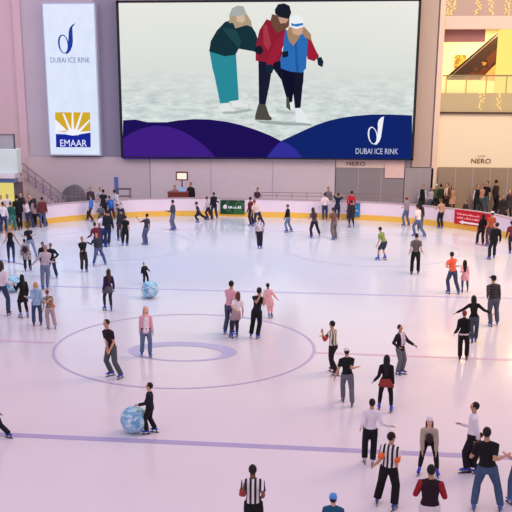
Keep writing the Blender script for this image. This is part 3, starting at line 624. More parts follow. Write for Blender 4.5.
    hips = [Hc+l*hw-UP*.012*hb, Hc-l*hw-UP*.012*hb]
    ank = [Vector((lk[i].x, lk[i].y, s+lift[i]+.045*hb)) for i in (0, 1)]
    legs = []
    for i, sg in ((0, 1), (1, -1)):
        k, a = ik(hips[i], ank[i], .245*hb, .237*hb, f+l*sg*.15); legs.append((hips[i], k, ank[i]))
    sh = [tor(.262)+Sd*sw, tor(.262)-Sd*sw]; arms = []
    AL = .32*hb
    for i, (sp, sg) in enumerate(((L, 1), (R, -1))):
        tgt = None
        if sp is None: tgt = sh[i]+(Sd*sg*.16+f*.10-UP*.93).normalized()*AL*.97; hint = -f
        elif sp[0] == 'v': tgt = sh[i]+(l*sg*sp[1]+f*sp[2]+UP*sp[3])*AL; hint = -f*.8-UP*.5+l*sg*.4
        elif sp[0] == 'knee': tgt = legs[i][1]+f*.06*hb+UP*.05; hint = l*sg-f*.3
        elif sp[0] == 'hip': tgt = Hc+l*sg*.105*hb+f*.05*hb+D*.05*hb; hint = l*sg-f*.4
        elif sp[0] == 'head': tgt = hd+HU*hh*.5+l*sg*hh*.6; hint = l*sg+UP*.1
        else: tgt = vplane(sp[0], sp[1], P, -(sp[2] if len(sp) > 2 else 0)); hint = -f*.5-UP*.9+l*sg*.12
        e, w = ik(sh[i], tgt, .172*hb, .148*hb, hint); arms.append((sh[i], e, w))
    SKM = mat(SK[skin], .55, .05, 9, 0, key='skin')
    def yoke(bm, g): tube(bm, [sh[0]+D*.002*hb, sh[0].lerp(tor(.288), .55)+D*.002*hb, tor(.292), sh[1].lerp(tor(.288), .55)+D*.002*hb, sh[1]+D*.002*hb], [.031*hb+g, .034*hb+g, .036*hb+g, .034*hb+g, .031*hb+g], 10)
    # ---- body: one continuous surface
    bm = bmesh.new(); torso(bm, -1, 1, -.004); yoke(bm, -.006)
    tube(bm, [tor(.27), nb, hd+HU*hh*.25], [.036*hb, .031*hb, .033*hb], 10)
    Hs = (l-HU*l.dot(HU)).normalized(); Hf = Hs.cross(HU).normalized()
    if Hf.dot(f) < 0: Hf = -Hf
    if lookat: q = Matrix.Rotation(math.radians(lookat), 3, HU); Hs = q@Hs; Hf = q@Hf
    R_ = []
    for z, a, b, o in ((-.02, .36, .34, .34), (.07, .58, .60, .20), (.2, .74, .84, .10), (.35, .84, .96, .04), (.52, .92, 1.02, 0), (.68, .94, 1.03, -.03), (.82, .82, .9, -.05), (.93, .58, .64, -.05), (.99, .25, .28, -.05)):
        R_.append((hd+HU*hh*z+Hf*hh*o*.34, Hs*hh*.335*a, Hf*hh*.40*b))
    loft(bm, R_, 14)
    tube(bm, [hd+HU*hh*.58+Hf*hh*.36, hd+HU*hh*.42+Hf*hh*.47, hd+HU*hh*.36+Hf*hh*.38], [hh*.04, hh*.075, hh*.05], 6)
    for sg in (1, -1): ball(bm, hd+HU*hh*.45+Hs*sg*hh*.325-Hf*hh*.02, (hh*.05, hh*.09, hh*.14), (Hs, Hf, HU), 6, 5)
    for i in (0, 1):
        a, b, c = legs[i]
        tube(bm, [a+UP*.02*hb, a.lerp(b, .3), b, b.lerp(c, .3), c, c-UP*.012*hb], [.050*hb*fat, .050*hb*fat, .032*hb, .034*hb*fat, .020*hb, .018*hb], 10)
        fq = (f+l*(.22 if i == 0 else -.22)).normalized(); tube(bm, [c-fq*.025*hb-UP*.012*hb, c+fq*.03*hb-UP*.016*hb, c+fq*.065*hb-UP*.022*hb], [.016*hb, .017*hb, .010*hb], 8)
        a, b, c = arms[i]; sg = 1 if i == 0 else -1
        tube(bm, [a-Sd*sg*.03*hb+D*.01*hb, a, a.lerp(b, .4), b, b.lerp(c, .35), c], [.030*hb, .033*hb*fat, .028*hb*fat, .022*hb, .023*hb*fat, .015*hb], 10)
        d = (c-b).normalized(); sd_ = (f-d*f.dot(d))
        sd_ = sd_.normalized() if sd_.length > .1 else perp(d)      # across the palm
        pn = d.cross(sd_).normalized()
        if pn.dot(l)*sg > 0: pn = -pn                                # palm towards the body
        loft(bm, [(c, sd_*.017*hb, pn*.012*hb), (c+d*.022*hb, sd_*.024*hb, pn*.012*hb), (c+d*.052*hb, sd_*.025*hb, pn*.010*hb)], 8)
        for q, ln in enumerate((.040, .047, .044, .034)):
            r0 = c+d*.046*hb+sd_*(.0195-.013*q)*hb; tube(bm, [r0, r0+d*ln*.55*hb+sd_*(.003-.002*q)*hb, r0+d*ln*.9*hb+pn*.014*hb], [.0056*hb, .0054*hb, .0045*hb], 6)
        r0 = c+d*.012*hb+sd_*.018*hb; tube(bm, [r0, r0+d*.018*hb+sd_*.018*hb, r0+d*.040*hb+sd_*.022*hb+pn*.006*hb], [.0075*hb, .0068*hb, .005*hb], 6)
    pxh = abs(proj(Vector((P.x, P.y, 0)))[1]-proj(Vector((P.x, P.y, h)))[1]); near_ = pxh > 38
    obj('body', bm, SKM, root, voxel=.0125 if near_ else .0155, smooth=1, X=X)
    # ---- hair
    hk, hcl = hair; HM = mat(HC[hcl], .6, .25, 30, .4, key='hair')
    def cap(bm, k, z0, back=.07): ball(bm, hd+HU*hh*(z0)-Hf*hh*back, (hh*.345*k, hh*.41*k, hh*.43*k), (Hs, Hf, HU), 14, 9)
    if hk != 'bald' and not (hat and hat[0] == 'hijab'):
        bm = bmesh.new(); cap(bm, 1.07, .60, .085)
        if hk in ('long', 'pony', 'bob'):
            ln = {'long': .19, 'bob': .07, 'pony': .13}[hk]*hb; wd = {'long': .40, 'bob': .40, 'pony': .14}[hk]*hh
            c0 = hd+HU*hh*.55-Hf*hh*.22; c1 = hd-HU*hh*.05-Hf*hh*.24; c2 = tor(.26)-Fr*(.052*hb+.02); c3 = c2-D*ln*.75-Fr*.012
            if hk == 'bob': c3 = c2+D*.03*hb; c2 = hd-Hf*hh*.3
            loft(bm, [(c0, Hs*wd*.9, Hf*hh*.2), (c1, Hs*wd, Hf*hh*.2), (c2, Sd*wd*1.02, Fr*hh*.15), (c3, Sd*wd*.6, Fr*hh*.08)], 12)
            if hk != 'pony':
                for sg in (1, -1): tube(bm, [hd+HU*hh*.75+Hs*sg*hh*.26-Hf*.01, hd+HU*hh*.3+Hs*sg*hh*.35, hd-HU*hh*.25+Hs*sg*hh*.36-Hf*.01], [hh*.12, hh*.12, hh*.08], 8)
        if hk == 'bun': ball(bm, hd+HU*hh*.75-Hf*hh*.48, hh*.2)
        if hk == 'afro': cap(bm, 1.14, .62, .10)
        obj('hair', bm, HM, root, voxel=.014, smooth=2, X=X)
    # ---- hats
    if hat:
        bm = bmesh.new(); hm = mat(hat[1], .8, .12, 12, .2, key='hat')
        if hat[0] == 'beanie':
            R_ = [(hd+HU*hh*z-Hf*hh*.04, Hs*hh*.36*a, Hf*hh*.43*a) for z, a in ((.60, 1.06), (.70, 1.09), (.74, 1.04), (.92, .98), (1.04, .78), (1.12, .4), (1.14, .1))]; loft(bm, R_, 14); obj('beanie', bm, hm, root, X=X)
        elif hat[0] == 'cap':
            R_ = [(hd+HU*hh*z-Hf*hh*.04, Hs*hh*.36*a, Hf*hh*.43*a) for z, a in ((.66, 1.07), (.82, 1.04), (.96, .86), (1.04, .5), (1.06, .1))]; loft(bm, R_, 14)
            c_ = hd+HU*hh*.70+Hf*hh*.5; loft(bm, [(c_-HU*.008, Hs*hh*.3, Hf*hh*.3), (c_+HU*.008, Hs*hh*.28, Hf*hh*.28)], 12); obj('cap', bm, hm, root, X=X)
        elif hat[0] == 'hijab':
            cap(bm, 1.14, .52, .09); loft(bm, [(hd-HU*hh*.0-Hf*hh*.06, Hs*hh*.36, Hf*hh*.36), (nb+D*.005, Sd*sw*.8, Fr*.07*hb), (tor(.24), Sd*sw*1.02, Fr*.076*hb)], 14); obj('headscarf', bm, hm, root, voxel=.015, smooth=2, X=X)
    # ---- face
    if near_ and math.cos(fa+math.radians(lookat)) > -.3:
        for sg in (1, -1):
            bm = bmesh.new(); ball(bm, hd+HU*hh*.52+Hs*sg*hh*.13+Hf*hh*.375, (hh*.055, hh*.03, hh*.03), (Hs, Hf, HU), 8, 6); obj('eye', bm, mat((40, 28, 24), .3, .05, 9, 0), root, X=X)
        bm = bmesh.new(); ball(bm, hd+HU*hh*.20+Hf*hh*.385, (hh*.11, hh*.02, hh*.025), (Hs, Hf, HU), 8, 5); obj('mouth', bm, mat((150, 80, 76), .5, .05, 9, 0), root, X=X)
    # ---- upper clothing
    vx = .017 if near_ else .021
    tk, tc_ = top[0], top[1]; TM = tc_ if isinstance(tc_, bpy.types.Material) else mat(tc_, .85, .14, 14, .25, key='cloth')
    SM = TM if len(top) < 3 else (top[2] if isinstance(top[2], bpy.types.Material) else mat(top[2], .85, .14, 14, .25, key='cloth'))
    g = .011+(.008 if tk in ('coat', 'jacket', 'hoodie') else 0)
    low = {'tee': -.03, 'long': -.03, 'jacket': -.045, 'hoodie': -.045, 'tank': -.03, 'coat': -.06, 'vest': -.045, 'crop': .03}[tk]
    bm = bmesh.new(); torso(bm, low, .31, g)
    if tk in ('coat', 'vest'):
        mk = (legs[0][1]+legs[1][1])/2; c0 = tor(0); c1 = c0.lerp(mk, .75)
        loft(bm, [(tor(.03), Sd*(.094*hb*fat+g), Fr*(.068*hb*fat+g)), (c0, l*(.105*hb*fat+g), f*(.075*hb*fat+g)), (c1, l*(.108*hb*fat+g+.2*abs((legs[0][1]-legs[1][1]).dot(l))), f*(.085*hb+g))], 14)
    if tk != 'tank': yoke(bm, g-.004)
    def sleeve(bm, i, cut):
        a, b, c = arms[i]; sg = 1 if i == 0 else -1; k = g-.002
        pts = [a-Sd*sg*.035*hb+D*.008*hb, a+D*.004*hb, a.lerp(b, .4)]; rd = [.030*hb+k, .036*hb*fat+k, .031*hb*fat+k]
        if cut > .5: pts += [b, b.lerp(c, .5), c.lerp(b, .03)]; rd += [.027*hb+k, .023*hb+k, .018*hb+k]
        else: pts.append(a.lerp(b, .68)); rd.append(.031*hb+k)
        tube(bm, pts, rd, 10)
    cut = {'tee': .4, 'tank': 0, 'vest': 0 if len(top) < 3 else 1, 'crop': .4}.get(tk, 1)
    if cut and SM is TM:
        sleeve(bm, 0, cut); sleeve(bm, 1, cut)
    if tk == 'hoodie': ball(bm, nb-Fr*.055*hb+UP*.0, (.06*hb, .04*hb, .045*hb), (Sd, Fr, D), 10, 6)
    if tk in ('jacket', 'coat', 'long'): loft(bm, [(tor(.29), Sd*.055*hb, Fr*.05*hb), (nb+HU*.018*hb, Sd*.040*hb, Fr*.042*hb)], 12)
    obj({'tee': 't_shirt', 'long': 'sweater', 'jacket': 'jacket', 'hoodie': 'hoodie', 'tank': 'tank_top', 'coat': 'coat', 'vest': 'long_vest', 'crop': 't_shirt'}[tk], bm, TM, root, voxel=vx, smooth=2, X=X)
    if cut and SM is not TM:
        for i in (0, 1): bm = bmesh.new(); sleeve(bm, i, cut); obj('sleeve', bm, SM, root, voxel=vx, smooth=1, X=X)
    # ---- lower clothing
    bk, bc = bot[0], bot[1]; BMt = bc if isinstance(bc, bpy.types.Material) else mat(bc, .85, .18, 12, .25, key='cloth')
    loose = {'trousers': .018, 'jeans': .014, 'leggings': .005, 'wide': .030, 'shorts': .018, 'skirt': .004}[bk]
    bm = bmesh.new(); torso(bm, -1, .05, .008+loose*.3)
    if bk == 'shorts':
        for a, b, c in legs: tube(bm, [a+UP*.03*hb, a.lerp(b, .3), b.lerp(a, .02)], [.052*hb*fat+.01, .052*hb*fat+loose, .044*hb+loose], 12)
    else:
        for a, b, c in legs:
            tube(bm, [a+UP*.03*hb, a.lerp(b, .3), b, b.lerp(c, .35), c.lerp(b, .02 if bk in ('jeans', 'trousers', 'wide') else .16)], [.050*hb*fat+.006+loose*.4, .050*hb*fat+.005+loose*.6, .034*hb+.006+loose, .035*hb*fat+.004+loose, (.030*hb+.004+loose if bk in ('jeans', 'trousers', 'wide') else .028*hb)+.004], 12)
    if bk == 'skirt': BMt = mat(bot[2], .85, .1, 12, .1, key='cloth')
    obj({'skirt': 'leggings', 'wide': 'trousers'}.get(bk, bk), bm, BMt, root, voxel=vx, smooth=2, X=X)
    if bk == 'skirt':
        ln = bot[3] if len(bot) > 3 else .6; mk = (legs[0][1]+legs[1][1])/2; c0 = tor(0); c1 = c0.lerp(mk, ln); sp_ = .5*abs((legs[0][1]-legs[1][1]).dot(l))
        bm = bmesh.new(); loft(bm, [(tor(.06), Sd*(.084*hb+.012), Fr*(.06*hb+.014)), (c0, l*(.102*hb*fat+.014), f*(.074*hb*fat+.014)), (c0.lerp(c1, .5), l*(.104*hb+.016+sp_*.1), f*(.08*hb+.02)), (c1, l*(.104*hb+.022+sp_*.25), f*(.085*hb+.03))], 16)
        obj('skirt', bm, mat(bot[1], .85, .15, 12, .2, key='cloth'), root, X=X)
    # ---- feet
    for i in (0, 1):
        c = ank[i]; sg = 1 if i == 0 else -1; fd = (f+l*sg*.22).normalized(); sdv = Vector((-fd.y, fd.x, 0)); z0 = s+lift[i]+.004; q = hb*.0055*100/1.0
        F0 = Vector((c.x, c.y, 0)); k = min(1.15, max(.72, hb/1.7))
        kn = (legs[i][1]-c).normalized()
        bm = bmesh.new()
        R_ = []
        for y, w_, zc, hz_ in ((-.085, .026, .045, .036), (-.065, .040, .050, .046), (0, .043, .052, .052), (.06, .046, .042, .042), (.12, .044, .034, .032), (.165, .030, .028, .022), (.18, .012, .024, .012)):
            R_.append((F0+fd*y*k+UP*(z0+zc*k), sdv*w_*k, UP*hz_*k))
        loft(bm, R_, 12)
        if skates: tube(bm, [F0-fd*.02*k+UP*(z0+.04*k), c-fd*.01+kn*.02, c+kn*.085*hb], [.042*k, .044*k, .050*k], 12)
        o = obj('skate' if skates else 'shoe', bm, mat(boots, .4, .12, 12, 0, key='boot'), root, voxel=.014, smooth=1, X=X)
        if skates:
            bm = bmesh.new()
            for y0, y1, w_, za, zb in ((-.13, .19, .0035, lift[i]+.003, lift[i]+.032),):
                bx = [(F0+fd*y*k+sdv*sx*w_+UP*z) for y in (y0, y1) for sx in (-1, 1) for z in (za, zb)]
                v = [bm.verts.new(p) for p in bx]
                for t in ((0, 1, 3, 2), (4, 6, 7, 5), (0, 4, 5, 1), (2, 3, 7, 6), (0, 2, 6, 4), (1, 5, 7, 3)): bm.faces.new([v[j] for j in t])
            for y in (-.055, .10): tube(bm, [F0+fd*y*k+UP*(lift[i]+.028), F0+fd*y*k+UP*(z0+.018)], [.010, .022], 8)
            obj('blade', bm, mat((60, 62, 76), .35, .05, 9, 0, metal=.6), o, X=X)
    # ---- extras
    for ex in extra:
        e = ex[0]; bm = bmesh.new()
        if e == 'belt': loft(bm, [(tor(.028), Sd*(.094*hb*fat+.024), Fr*(.068*hb*fat+.024)), (tor(.052), Sd*(.090*hb*fat+.024), Fr*(.066*hb*fat+.024))], 16); obj('belt', bm, mat(ex[1], .6), root, X=X)
        elif e == 'scarf':
            loft(bm, [(nb-D*.012*hb, Sd*.062*hb, Fr*.062*hb), (nb+HU*.02*hb, Sd*.05*hb, Fr*.052*hb)], 14)
            for sg in (1, -1): tube(bm, [nb+Fr*.05*hb+Sd*sg*.03*hb, tor(.2)+Fr*(.068*hb+.02)+Sd*sg*.035*hb, tor(.06)+Fr*(.065*hb+.02)+Sd*sg*.04*hb], [.024*hb]*3, 8, .45)
            obj('scarf', bm, mat(ex[1], .9, .2, 14, .3), root, X=X)
        elif e == 'armband':
            a, b, c = arms[0 if ex[2] == 'L' else 1]; tube(bm, [a.lerp(b, .5), a.lerp(b, .92)], [.031*hb+.02, .028*hb+.021], 12); obj('armband', bm, mat(ex[1], .6), root, X=X)
        elif e == 'backpack':
            ball(bm, tor(.16)-Fr*(.06*hb+.07), (.085*hb, .05*hb, .12*hb), (Sd, Fr, D), 12, 8); obj('backpack', bm, mat(ex[1], .7), root, voxel=.02, smooth=1, X=X)
            for sg in (1, -1): bm = bmesh.new(); tube(bm, [tor(.10)-Fr*.08*hb+Sd*sg*.06*hb, tor(.28)+Sd*sg*.068*hb-Fr*.05*hb, tor(.285)+Sd*sg*.066*hb+Fr*.03*hb, tor(.2)+Sd*sg*.062*hb+Fr*(.064*hb+.022), tor(.08)+Sd*sg*.085*hb], .014, 6); obj('strap', bm, mat(ex[1], .7), root, X=X)
        elif e == 'shirt':        # lighter shirt front showing in an open jacket
            loft(bm, [(tor(t)+Fr*(b*hb*fat+g-.004), Sd*w_*hb, Fr*.012) for t, b, w_ in ((-.04, .068, .05), (.0, .068, .055), (.06, .062, .055), (.13, .058, .052), (.21, .064, .05), (.285, .058, .03))], 10); obj('shirt_front', bm, ex[1] if isinstance(ex[1], bpy.types.Material) else mat(ex[1], .85), root, X=X)
        elif e == 'hem': loft(bm, [(tor(-.02), Sd*(.096*hb+.018), Fr*(.07*hb+.018)), (tor(.012), Sd*(.096*hb+.02), Fr*(.07*hb+.02))], 14); obj('shirt_hem', bm, mat(ex[1], .8), root, X=X)
        elif e == 'bag':
            c = Hc-Sd*.11*hb*ex[2]+Fr*.07*hb; ball(bm, c, (.06*hb, .05*hb, .06*hb), (Sd, Fr, UP), 12, 7); obj('shoulder_bag', bm, mat(ex[1], .6, .2), root, voxel=.015, X=X)
            bm = bmesh.new(); tube(bm, [c+UP*.05*hb, tor(.15)+Fr*(.06*hb+.025), tor(.29)+Sd*.05*hb*ex[2], tor(.15)-Fr*(.06*hb+.02), c-Fr*.08*hb], .012, 6); obj('bag_strap', bm, mat(ex[1], .6), root, X=X)
        elif e == 'motif': ball(bm, tor(.2)+Fr*(.064*hb+g+.004), (.03*hb, .006, .018*hb), (Sd, Fr, D), 8, 5); obj('chest_motif', bm, mat(ex[1], .8), root, X=X)
        elif e == 'leg_stripe':
            for a, b, c in legs: sg = 1 if (a-Hc).dot(l) > 0 else -1; tube(bm, [a+l*sg*(.05*hb+.012), a.lerp(b, .5)+l*sg*(.045*hb+.016), b+l*sg*(.034*hb+.02), c+l*sg*(.03*hb+.024)], .012, 6)
            obj('side_stripe', bm, mat(ex[1], .8), root, X=X)
    return root
K = (24, 24, 28); REF = stripes('ece6e2', '1c1c22', .095); REFY = stripes('e0d4be', '4a3c38', .085); JN = (78, 98, 132); JL = (120, 134, 158); JG = (104, 106, 112)
p = person; WT = (226, 220, 226)
# -- middle of the ice
p('man in dark t-shirt and grey green trousers leaning forward on the left arc', [(111.5, 375), (121, 377.5)], (105, 320), face=310, L=(110, 350, .25), R=(108, 351, .25), top=('tee', (38, 26, 32)), bot=('trousers', (76, 84, 86)), skin='b')
p('blonde woman in open pink hoodie, white shirt and jeans standing inside the emblem ring', [(142, 355), (150, 356)], (145.5, 307), face=8, L=(153, 334), R=(140, 334), top=('hoodie', (226, 170, 184)), bot=('jeans', (96, 112, 140)), hair=('bob', 'y'), skin='a', sex='f', extra=(('shirt', (236, 224, 226)), ('belt', (40, 36, 44))))
p('person in black jacket and trousers pushing the large pale blue ball', [(147, 433), (155, 432)], (149, 384), face=262, L=(138, 405, .1), R=(146, 411, .0), top=('jacket', (26, 28, 44)), bot=('trousers', K), skin='a')
p('woman with long brown hair in purple top and grey shorts over dark leggings', [(105, 309.5), (111.5, 310)], (108.5, 269), face=200, top=('long', (48, 30, 76)), bot=('skirt', (86, 84, 96), (44, 42, 54), .45), hair=('long', 'b'), sex='f')
p('small child in black standing behind the pale blue ball near the far blue line', [(144, 283.5), (148, 283)], (143.5, 263), h=1.28, face=20, L=(150, 271, .1), R=(141, 276), top=('jacket', (34, 34, 30)), bot=('trousers', K), skin='b', cat='child')
p('young man in pink polo shirt and grey jeans beside a girl in a white top', [(225, 333), (231.5, 334)], (232, 281), face=150, L=(236, 300, .1), R=(228, 306), top=('tee', (222, 164, 174)), bot=('jeans', (72, 78, 100)), skin='b')
p('girl in white top and short tan skirt beside the young man in pink', [(231.5, 337), (237, 336.5)], (238.5, 292), face=200, L=(236, 310, .1), top=('tee', (236, 224, 224)), bot=('skirt', (176, 146, 150), (50, 46, 62), .62), hair=('bob', 'br'), sex='f', skin='a')
p('person all in black with hands raised to the face near the centre circle', [(251, 337), (257.5, 338)], (260, 288), face=165, L=(260, 296, .2), R=(264, 298, .2), top=('tee', (26, 32, 40)), bot=('trousers', (20, 22, 26)), hair=('afro', 'k'), skin='b')
p('child in pale pink dress and leggings skating away with an arm out', [(269, 317.5), (271.5, 317)], (267.5, 284), face=170, R=(278, 300), L=(266, 300), top=('coat', (238, 184, 180)), bot=('leggings', (236, 178, 174)), skin='c', sex='f', cat='child')
p('referee in beige and brown striped shirt with hands held out to the left', [(332.5, 371), (336.5, 375)], (331.5, 321), face=235, L=(322.5, 333, .1), R=(323, 336, .2), top=('tee', REFY), bot=('trousers', (30, 24, 30)), boots=(120, 50, 60), extra=(('armband', (190, 50, 50), 'L'),))
p('man in white cap, black t-shirt and grey jeans seen from behind with elbows out', [(343, 400.5), (352, 406)], (346.5, 348), face=185, R=(357, 367), L=(334.5, 379), top=('tee', (24, 26, 28)), bot=('jeans', (106, 106, 116)), hat=('cap', (226, 222, 226)), skin='b', boots=(96, 92, 116))
p('woman with long black hair, black sweater and short red skirt over black leggings', [(379, 409), (391, 411.5)], (387, 355), face=178, L=(374, 381), R=(393.5, 384), top=('long', (26, 18, 22)), bot=('skirt', (150, 58, 52), (24, 18, 26), .38), hair=('long', 'k'), sex='f', boots=(52, 70, 190))
p('woman in black jacket, white scarf and grey jeans holding one arm out to the right', [(397.5, 373.5), (402, 373)], (400, 325), face=55, L=(414, 345), R=('hip',), top=('jacket', (30, 28, 34)), bot=('jeans', JG), hair=('short', 'b'), sex='f', extra=(('scarf', (232, 218, 222)),), skin='b', boots=(70, 80, 150))
# -- near the camera
p('man in white sweater and black trousers seen from behind with arms spread low', [(364.5, 462), (372.5, 464)], (372.5, 399), face=182, L=(361, 428), R=(391, 426), top=('long', (232, 224, 230)), bot=('trousers', (22, 20, 26)), boots=(190, 186, 200))
p('referee in black and white striped shirt with orange armbands, seen full length', [(377, 503), (394, 509)], (392.5, 432.5), face=165, lookat=-40, L=(374.5, 465), R=(395, 474), top=('tee', REF), bot=('wide', (20, 18, 22)), skin='b', extra=(('armband', (240, 110, 50), 'L'), ('armband', (240, 110, 50), 'R'), ('leg_stripe', (170, 150, 160))), boots=(60, 78, 140))
p('woman in beige long vest and white hat bending forward with hands on her knees', [(419, 473), (437, 475)], (428.5, 423), h=1.66, face=2, bend=42, nod=-12, L=('knee',), R=('knee',), extra=(('shirt', (70, 54, 52)),), top=('jacket', (178, 162, 146)), bot=('leggings', (30, 24, 28)), hair=('long', 'br'), hat=('beanie', (232, 220, 216)), sex='f', skin='a', boots=(30, 56, 196), hipback=.13)
p('man in burgundy and black sweater and white trousers, cut off at the bottom', [(421, 551), (434, 551)], (431.5, 465), face=178, L=('v', .05, .55, -.45), R=('v', .05, .55, -.45), top=('long', (38, 18, 26), (150, 30, 42)), bot=('trousers', (226, 214, 216)), fat=1.12, skin='b')
p('man in black t-shirt and blue jeans with legs apart at bottom right', [(473.5, 509), (500, 510)], (486.5, 427.5), face=180, L=('v', .1, .5, -.5), R=(505, 456), top=('tee', (22, 20, 24)), bot=('jeans', (66, 88, 118)), skin='b', boots=(80, 96, 160), fat=1.08)
p('young man in long white shirt reaching an arm out to the left', [(466, 471), (474, 470.5)], (475, 402.5), face=275, R=(461, 424), L=(478, 440, .1), top=('long', (236, 228, 234)), bot=('trousers', (30, 24, 34)), hair=('short', 'k'), skin='b')
p('small child in dark clothes between the man in white and the man in blue jeans', [(469, 472), (476, 471.5)], (481, 434), face=300, R=(475, 442, .2), top=('jacket', (60, 44, 48)), bot=('trousers', (32, 26, 34)), skin='b', cat='child')
p('person at the right edge holding hands with the man in blue jeans', [(510, 503), (524, 504)], (524, 432), face=200, L=(507, 455), top=('tee', (150, 60, 60)), bot=('jeans', JN), skin='b', boots=(80, 140, 200), sex='f', hair=('pony', 'k'))
p('referee in black and white striped shirt cut off at the bottom centre', [(248, 545), (260, 546)], (252.5, 465), face=178, L=(243.5, 488, .15), R=(262, 497), top=('tee', REF), bot=('trousers', (20, 18, 22)), extra=(('armband', (190, 40, 50), 'L'),), skin='d')
p('person in bright blue beanie and teal jacket at the bottom edge', [(328, 566), (340, 566)], (333, 494.5), face=170, top=('jacket', (26, 84, 112)), bot=('trousers', (40, 44, 60)), hat=('beanie', (84, 150, 212)), skin='a')
p('skater leaving the left edge with one leg stretched back', [(8.5, 438), (-14, 436)], (-11, 390), face=240, bend=0, L=(2.5, 416), top=('long', (60, 40, 44)), bot=('trousers', (26, 26, 34)), skin='c')
# -- left side
p('man in white sweater and jeans at the far left edge beside the pale blue ball', [(8.5, 314.5), (-6, 314)], (1, 261), face=160, R=(11, 284), top=('long', (226, 214, 220)), bot=('jeans', (54, 66, 98)), hair=('bob', 'b'), skin='b', boots=(50, 40, 60))
p('woman with long black hair and black coat beside the pale blue ball', [(21, 317), (28, 316.5)], (21.5, 274.5), face=205, L=(14, 285), R=(27, 296), top=('vest', K, K), bot=('leggings', (30, 26, 34)), hair=('long', 'k'), sex='f', boots=(120, 140, 200))
p('blonde person in pale blue jacket and jeans seen from behind', [(34, 325), (41, 324.5)], (35.5, 282), face=180, L=(27, 297), top=('hoodie', (150, 180, 210)), bot=('jeans', (56, 74, 108)), hair=('bob', 'y'), skin='a', sex='f', boots=(60, 60, 80))
p('girl in patterned vest and tan trousers with an orange shoulder bag', [(48.5, 328), (55.5, 328)], (46.5, 290), face=190, top=('tee', patchy('c0a088', '2e2a30', '8a7466', 9)), bot=('trousers', (172, 152, 154)), hair=('short', 'r'), extra=(('bag', (196, 120, 70), 1),), sex='f', skin='b', boots=(170, 160, 190))
p('man in light grey sweater and jeans holding an arm out to the left', [(43, 289), (47.5, 287.5)], (45.5, 245), face=182, L=(32, 265), R=(54, 262, .2), top=('long', (184, 170, 178)), bot=('jeans', (108, 122, 148)), fat=1.1, skin='b', hair=('short', 'g'))
p('person in grey camouflage jacket and black trousers with a dark backpack', [(25.5, 271), (30.5, 270)], (24, 239), face=170, top=('coat', patchy('b4a8a8', '6e6468', 'd2c6c4', 8)), bot=('trousers', (24, 26, 40)), extra=(('backpack', (46, 40, 50)),), skin='b')
p('woman in black tank top with arms held out from her sides, at left', [(9, 262.5), (14, 262)], (9.5, 226), face=178, L=(3, 243), R=(19.5, 245), top=('tank', (18, 20, 34)), bot=('leggings', (38, 46, 84)), hair=('bun', 'y'), sex='f', skin='b')
p('person in dark top and light jeans with one leg stretched to the right', [(28, 257), (36.5, 257)], (27, 225), face=185, L=(21.5, 235), R=(34, 235), top=('tee', (32, 32, 50)), bot=('jeans', (134, 148, 172)), hair=('short', 'br'), skin='b')
p('dark haired skater in black, left of two close together behind the man in grey', [(42, 275), (47, 275)], (42.5, 242), face=20, top=('jacket', (22, 22, 26)), bot=('trousers', K), skin='c')
p('dark haired skater in black, right of two, one leg stretched out to the right', [(57, 277.5), (49, 276)], (50, 243.5), face=340, R=('hip',), L=('hip',), top=('jacket', (24, 24, 28)), bot=('trousers', (44, 52, 80)), skin='c')
p('person in burgundy jacket and blue jeans, rightmost of the crowd by the left boards', [(41, 227), (45, 226.5)], (41.8, 197), face=182, top=('jacket', (108, 48, 50)), bot=('jeans', (92, 96, 130)), skin='b', fat=1.1)
p('person in dusty pink jacket and dark trousers beside the one in burgundy', [(32, 226.5), (34.5, 226.5)], (34.7, 198.5), face=195, top=('jacket', (160, 128, 136)), bot=('trousers', (34, 28, 40)), hair=('long', 'b'), sex='f')
p('person in pale pink sweater and dark jeans in the crowd by the left boards', [(22, 226), (26.5, 226)], (23, 199.5), face=175, top=('long', (232, 208, 216)), bot=('jeans', (60, 62, 86)), hair=('bob', 'b'), sex='f')
p('tall person in black jacket in the crowd by the left boards', [(16, 229), (18.5, 228.5)], (16, 195), face=185, L=(10, 210), top=('jacket', K), bot=('trousers', (26, 24, 30)))
p('person in green top and teal trousers in the crowd by the left boards', [(10, 231), (15, 230)], (10, 202), face=180, top=('long', (36, 92, 78)), bot=('wide', (62, 128, 118)), hair=('short', 'b'))
p('person in white shirt and jeans at the left edge of the crowd', [(1, 233), (5.5, 232)], (2.5, 202), face=170, top=('long', WT), bot=('jeans', (54, 66, 104)), hair=('short', 'b'))
p('person in black coat with pale face behind the one in pale pink sweater', [(27.5, 222), (30, 222)], (27.5, 195.5), face=10, top=('coat', (40, 38, 50)), bot=('trousers', K), skin='a')
p('person in dark clothes cut off by the left edge, above the tank top', [(-1, 240), (-5, 240)], (-3, 208), face=180, top=('long', (40, 44, 80)), bot=('trousers', (32, 36, 60)))
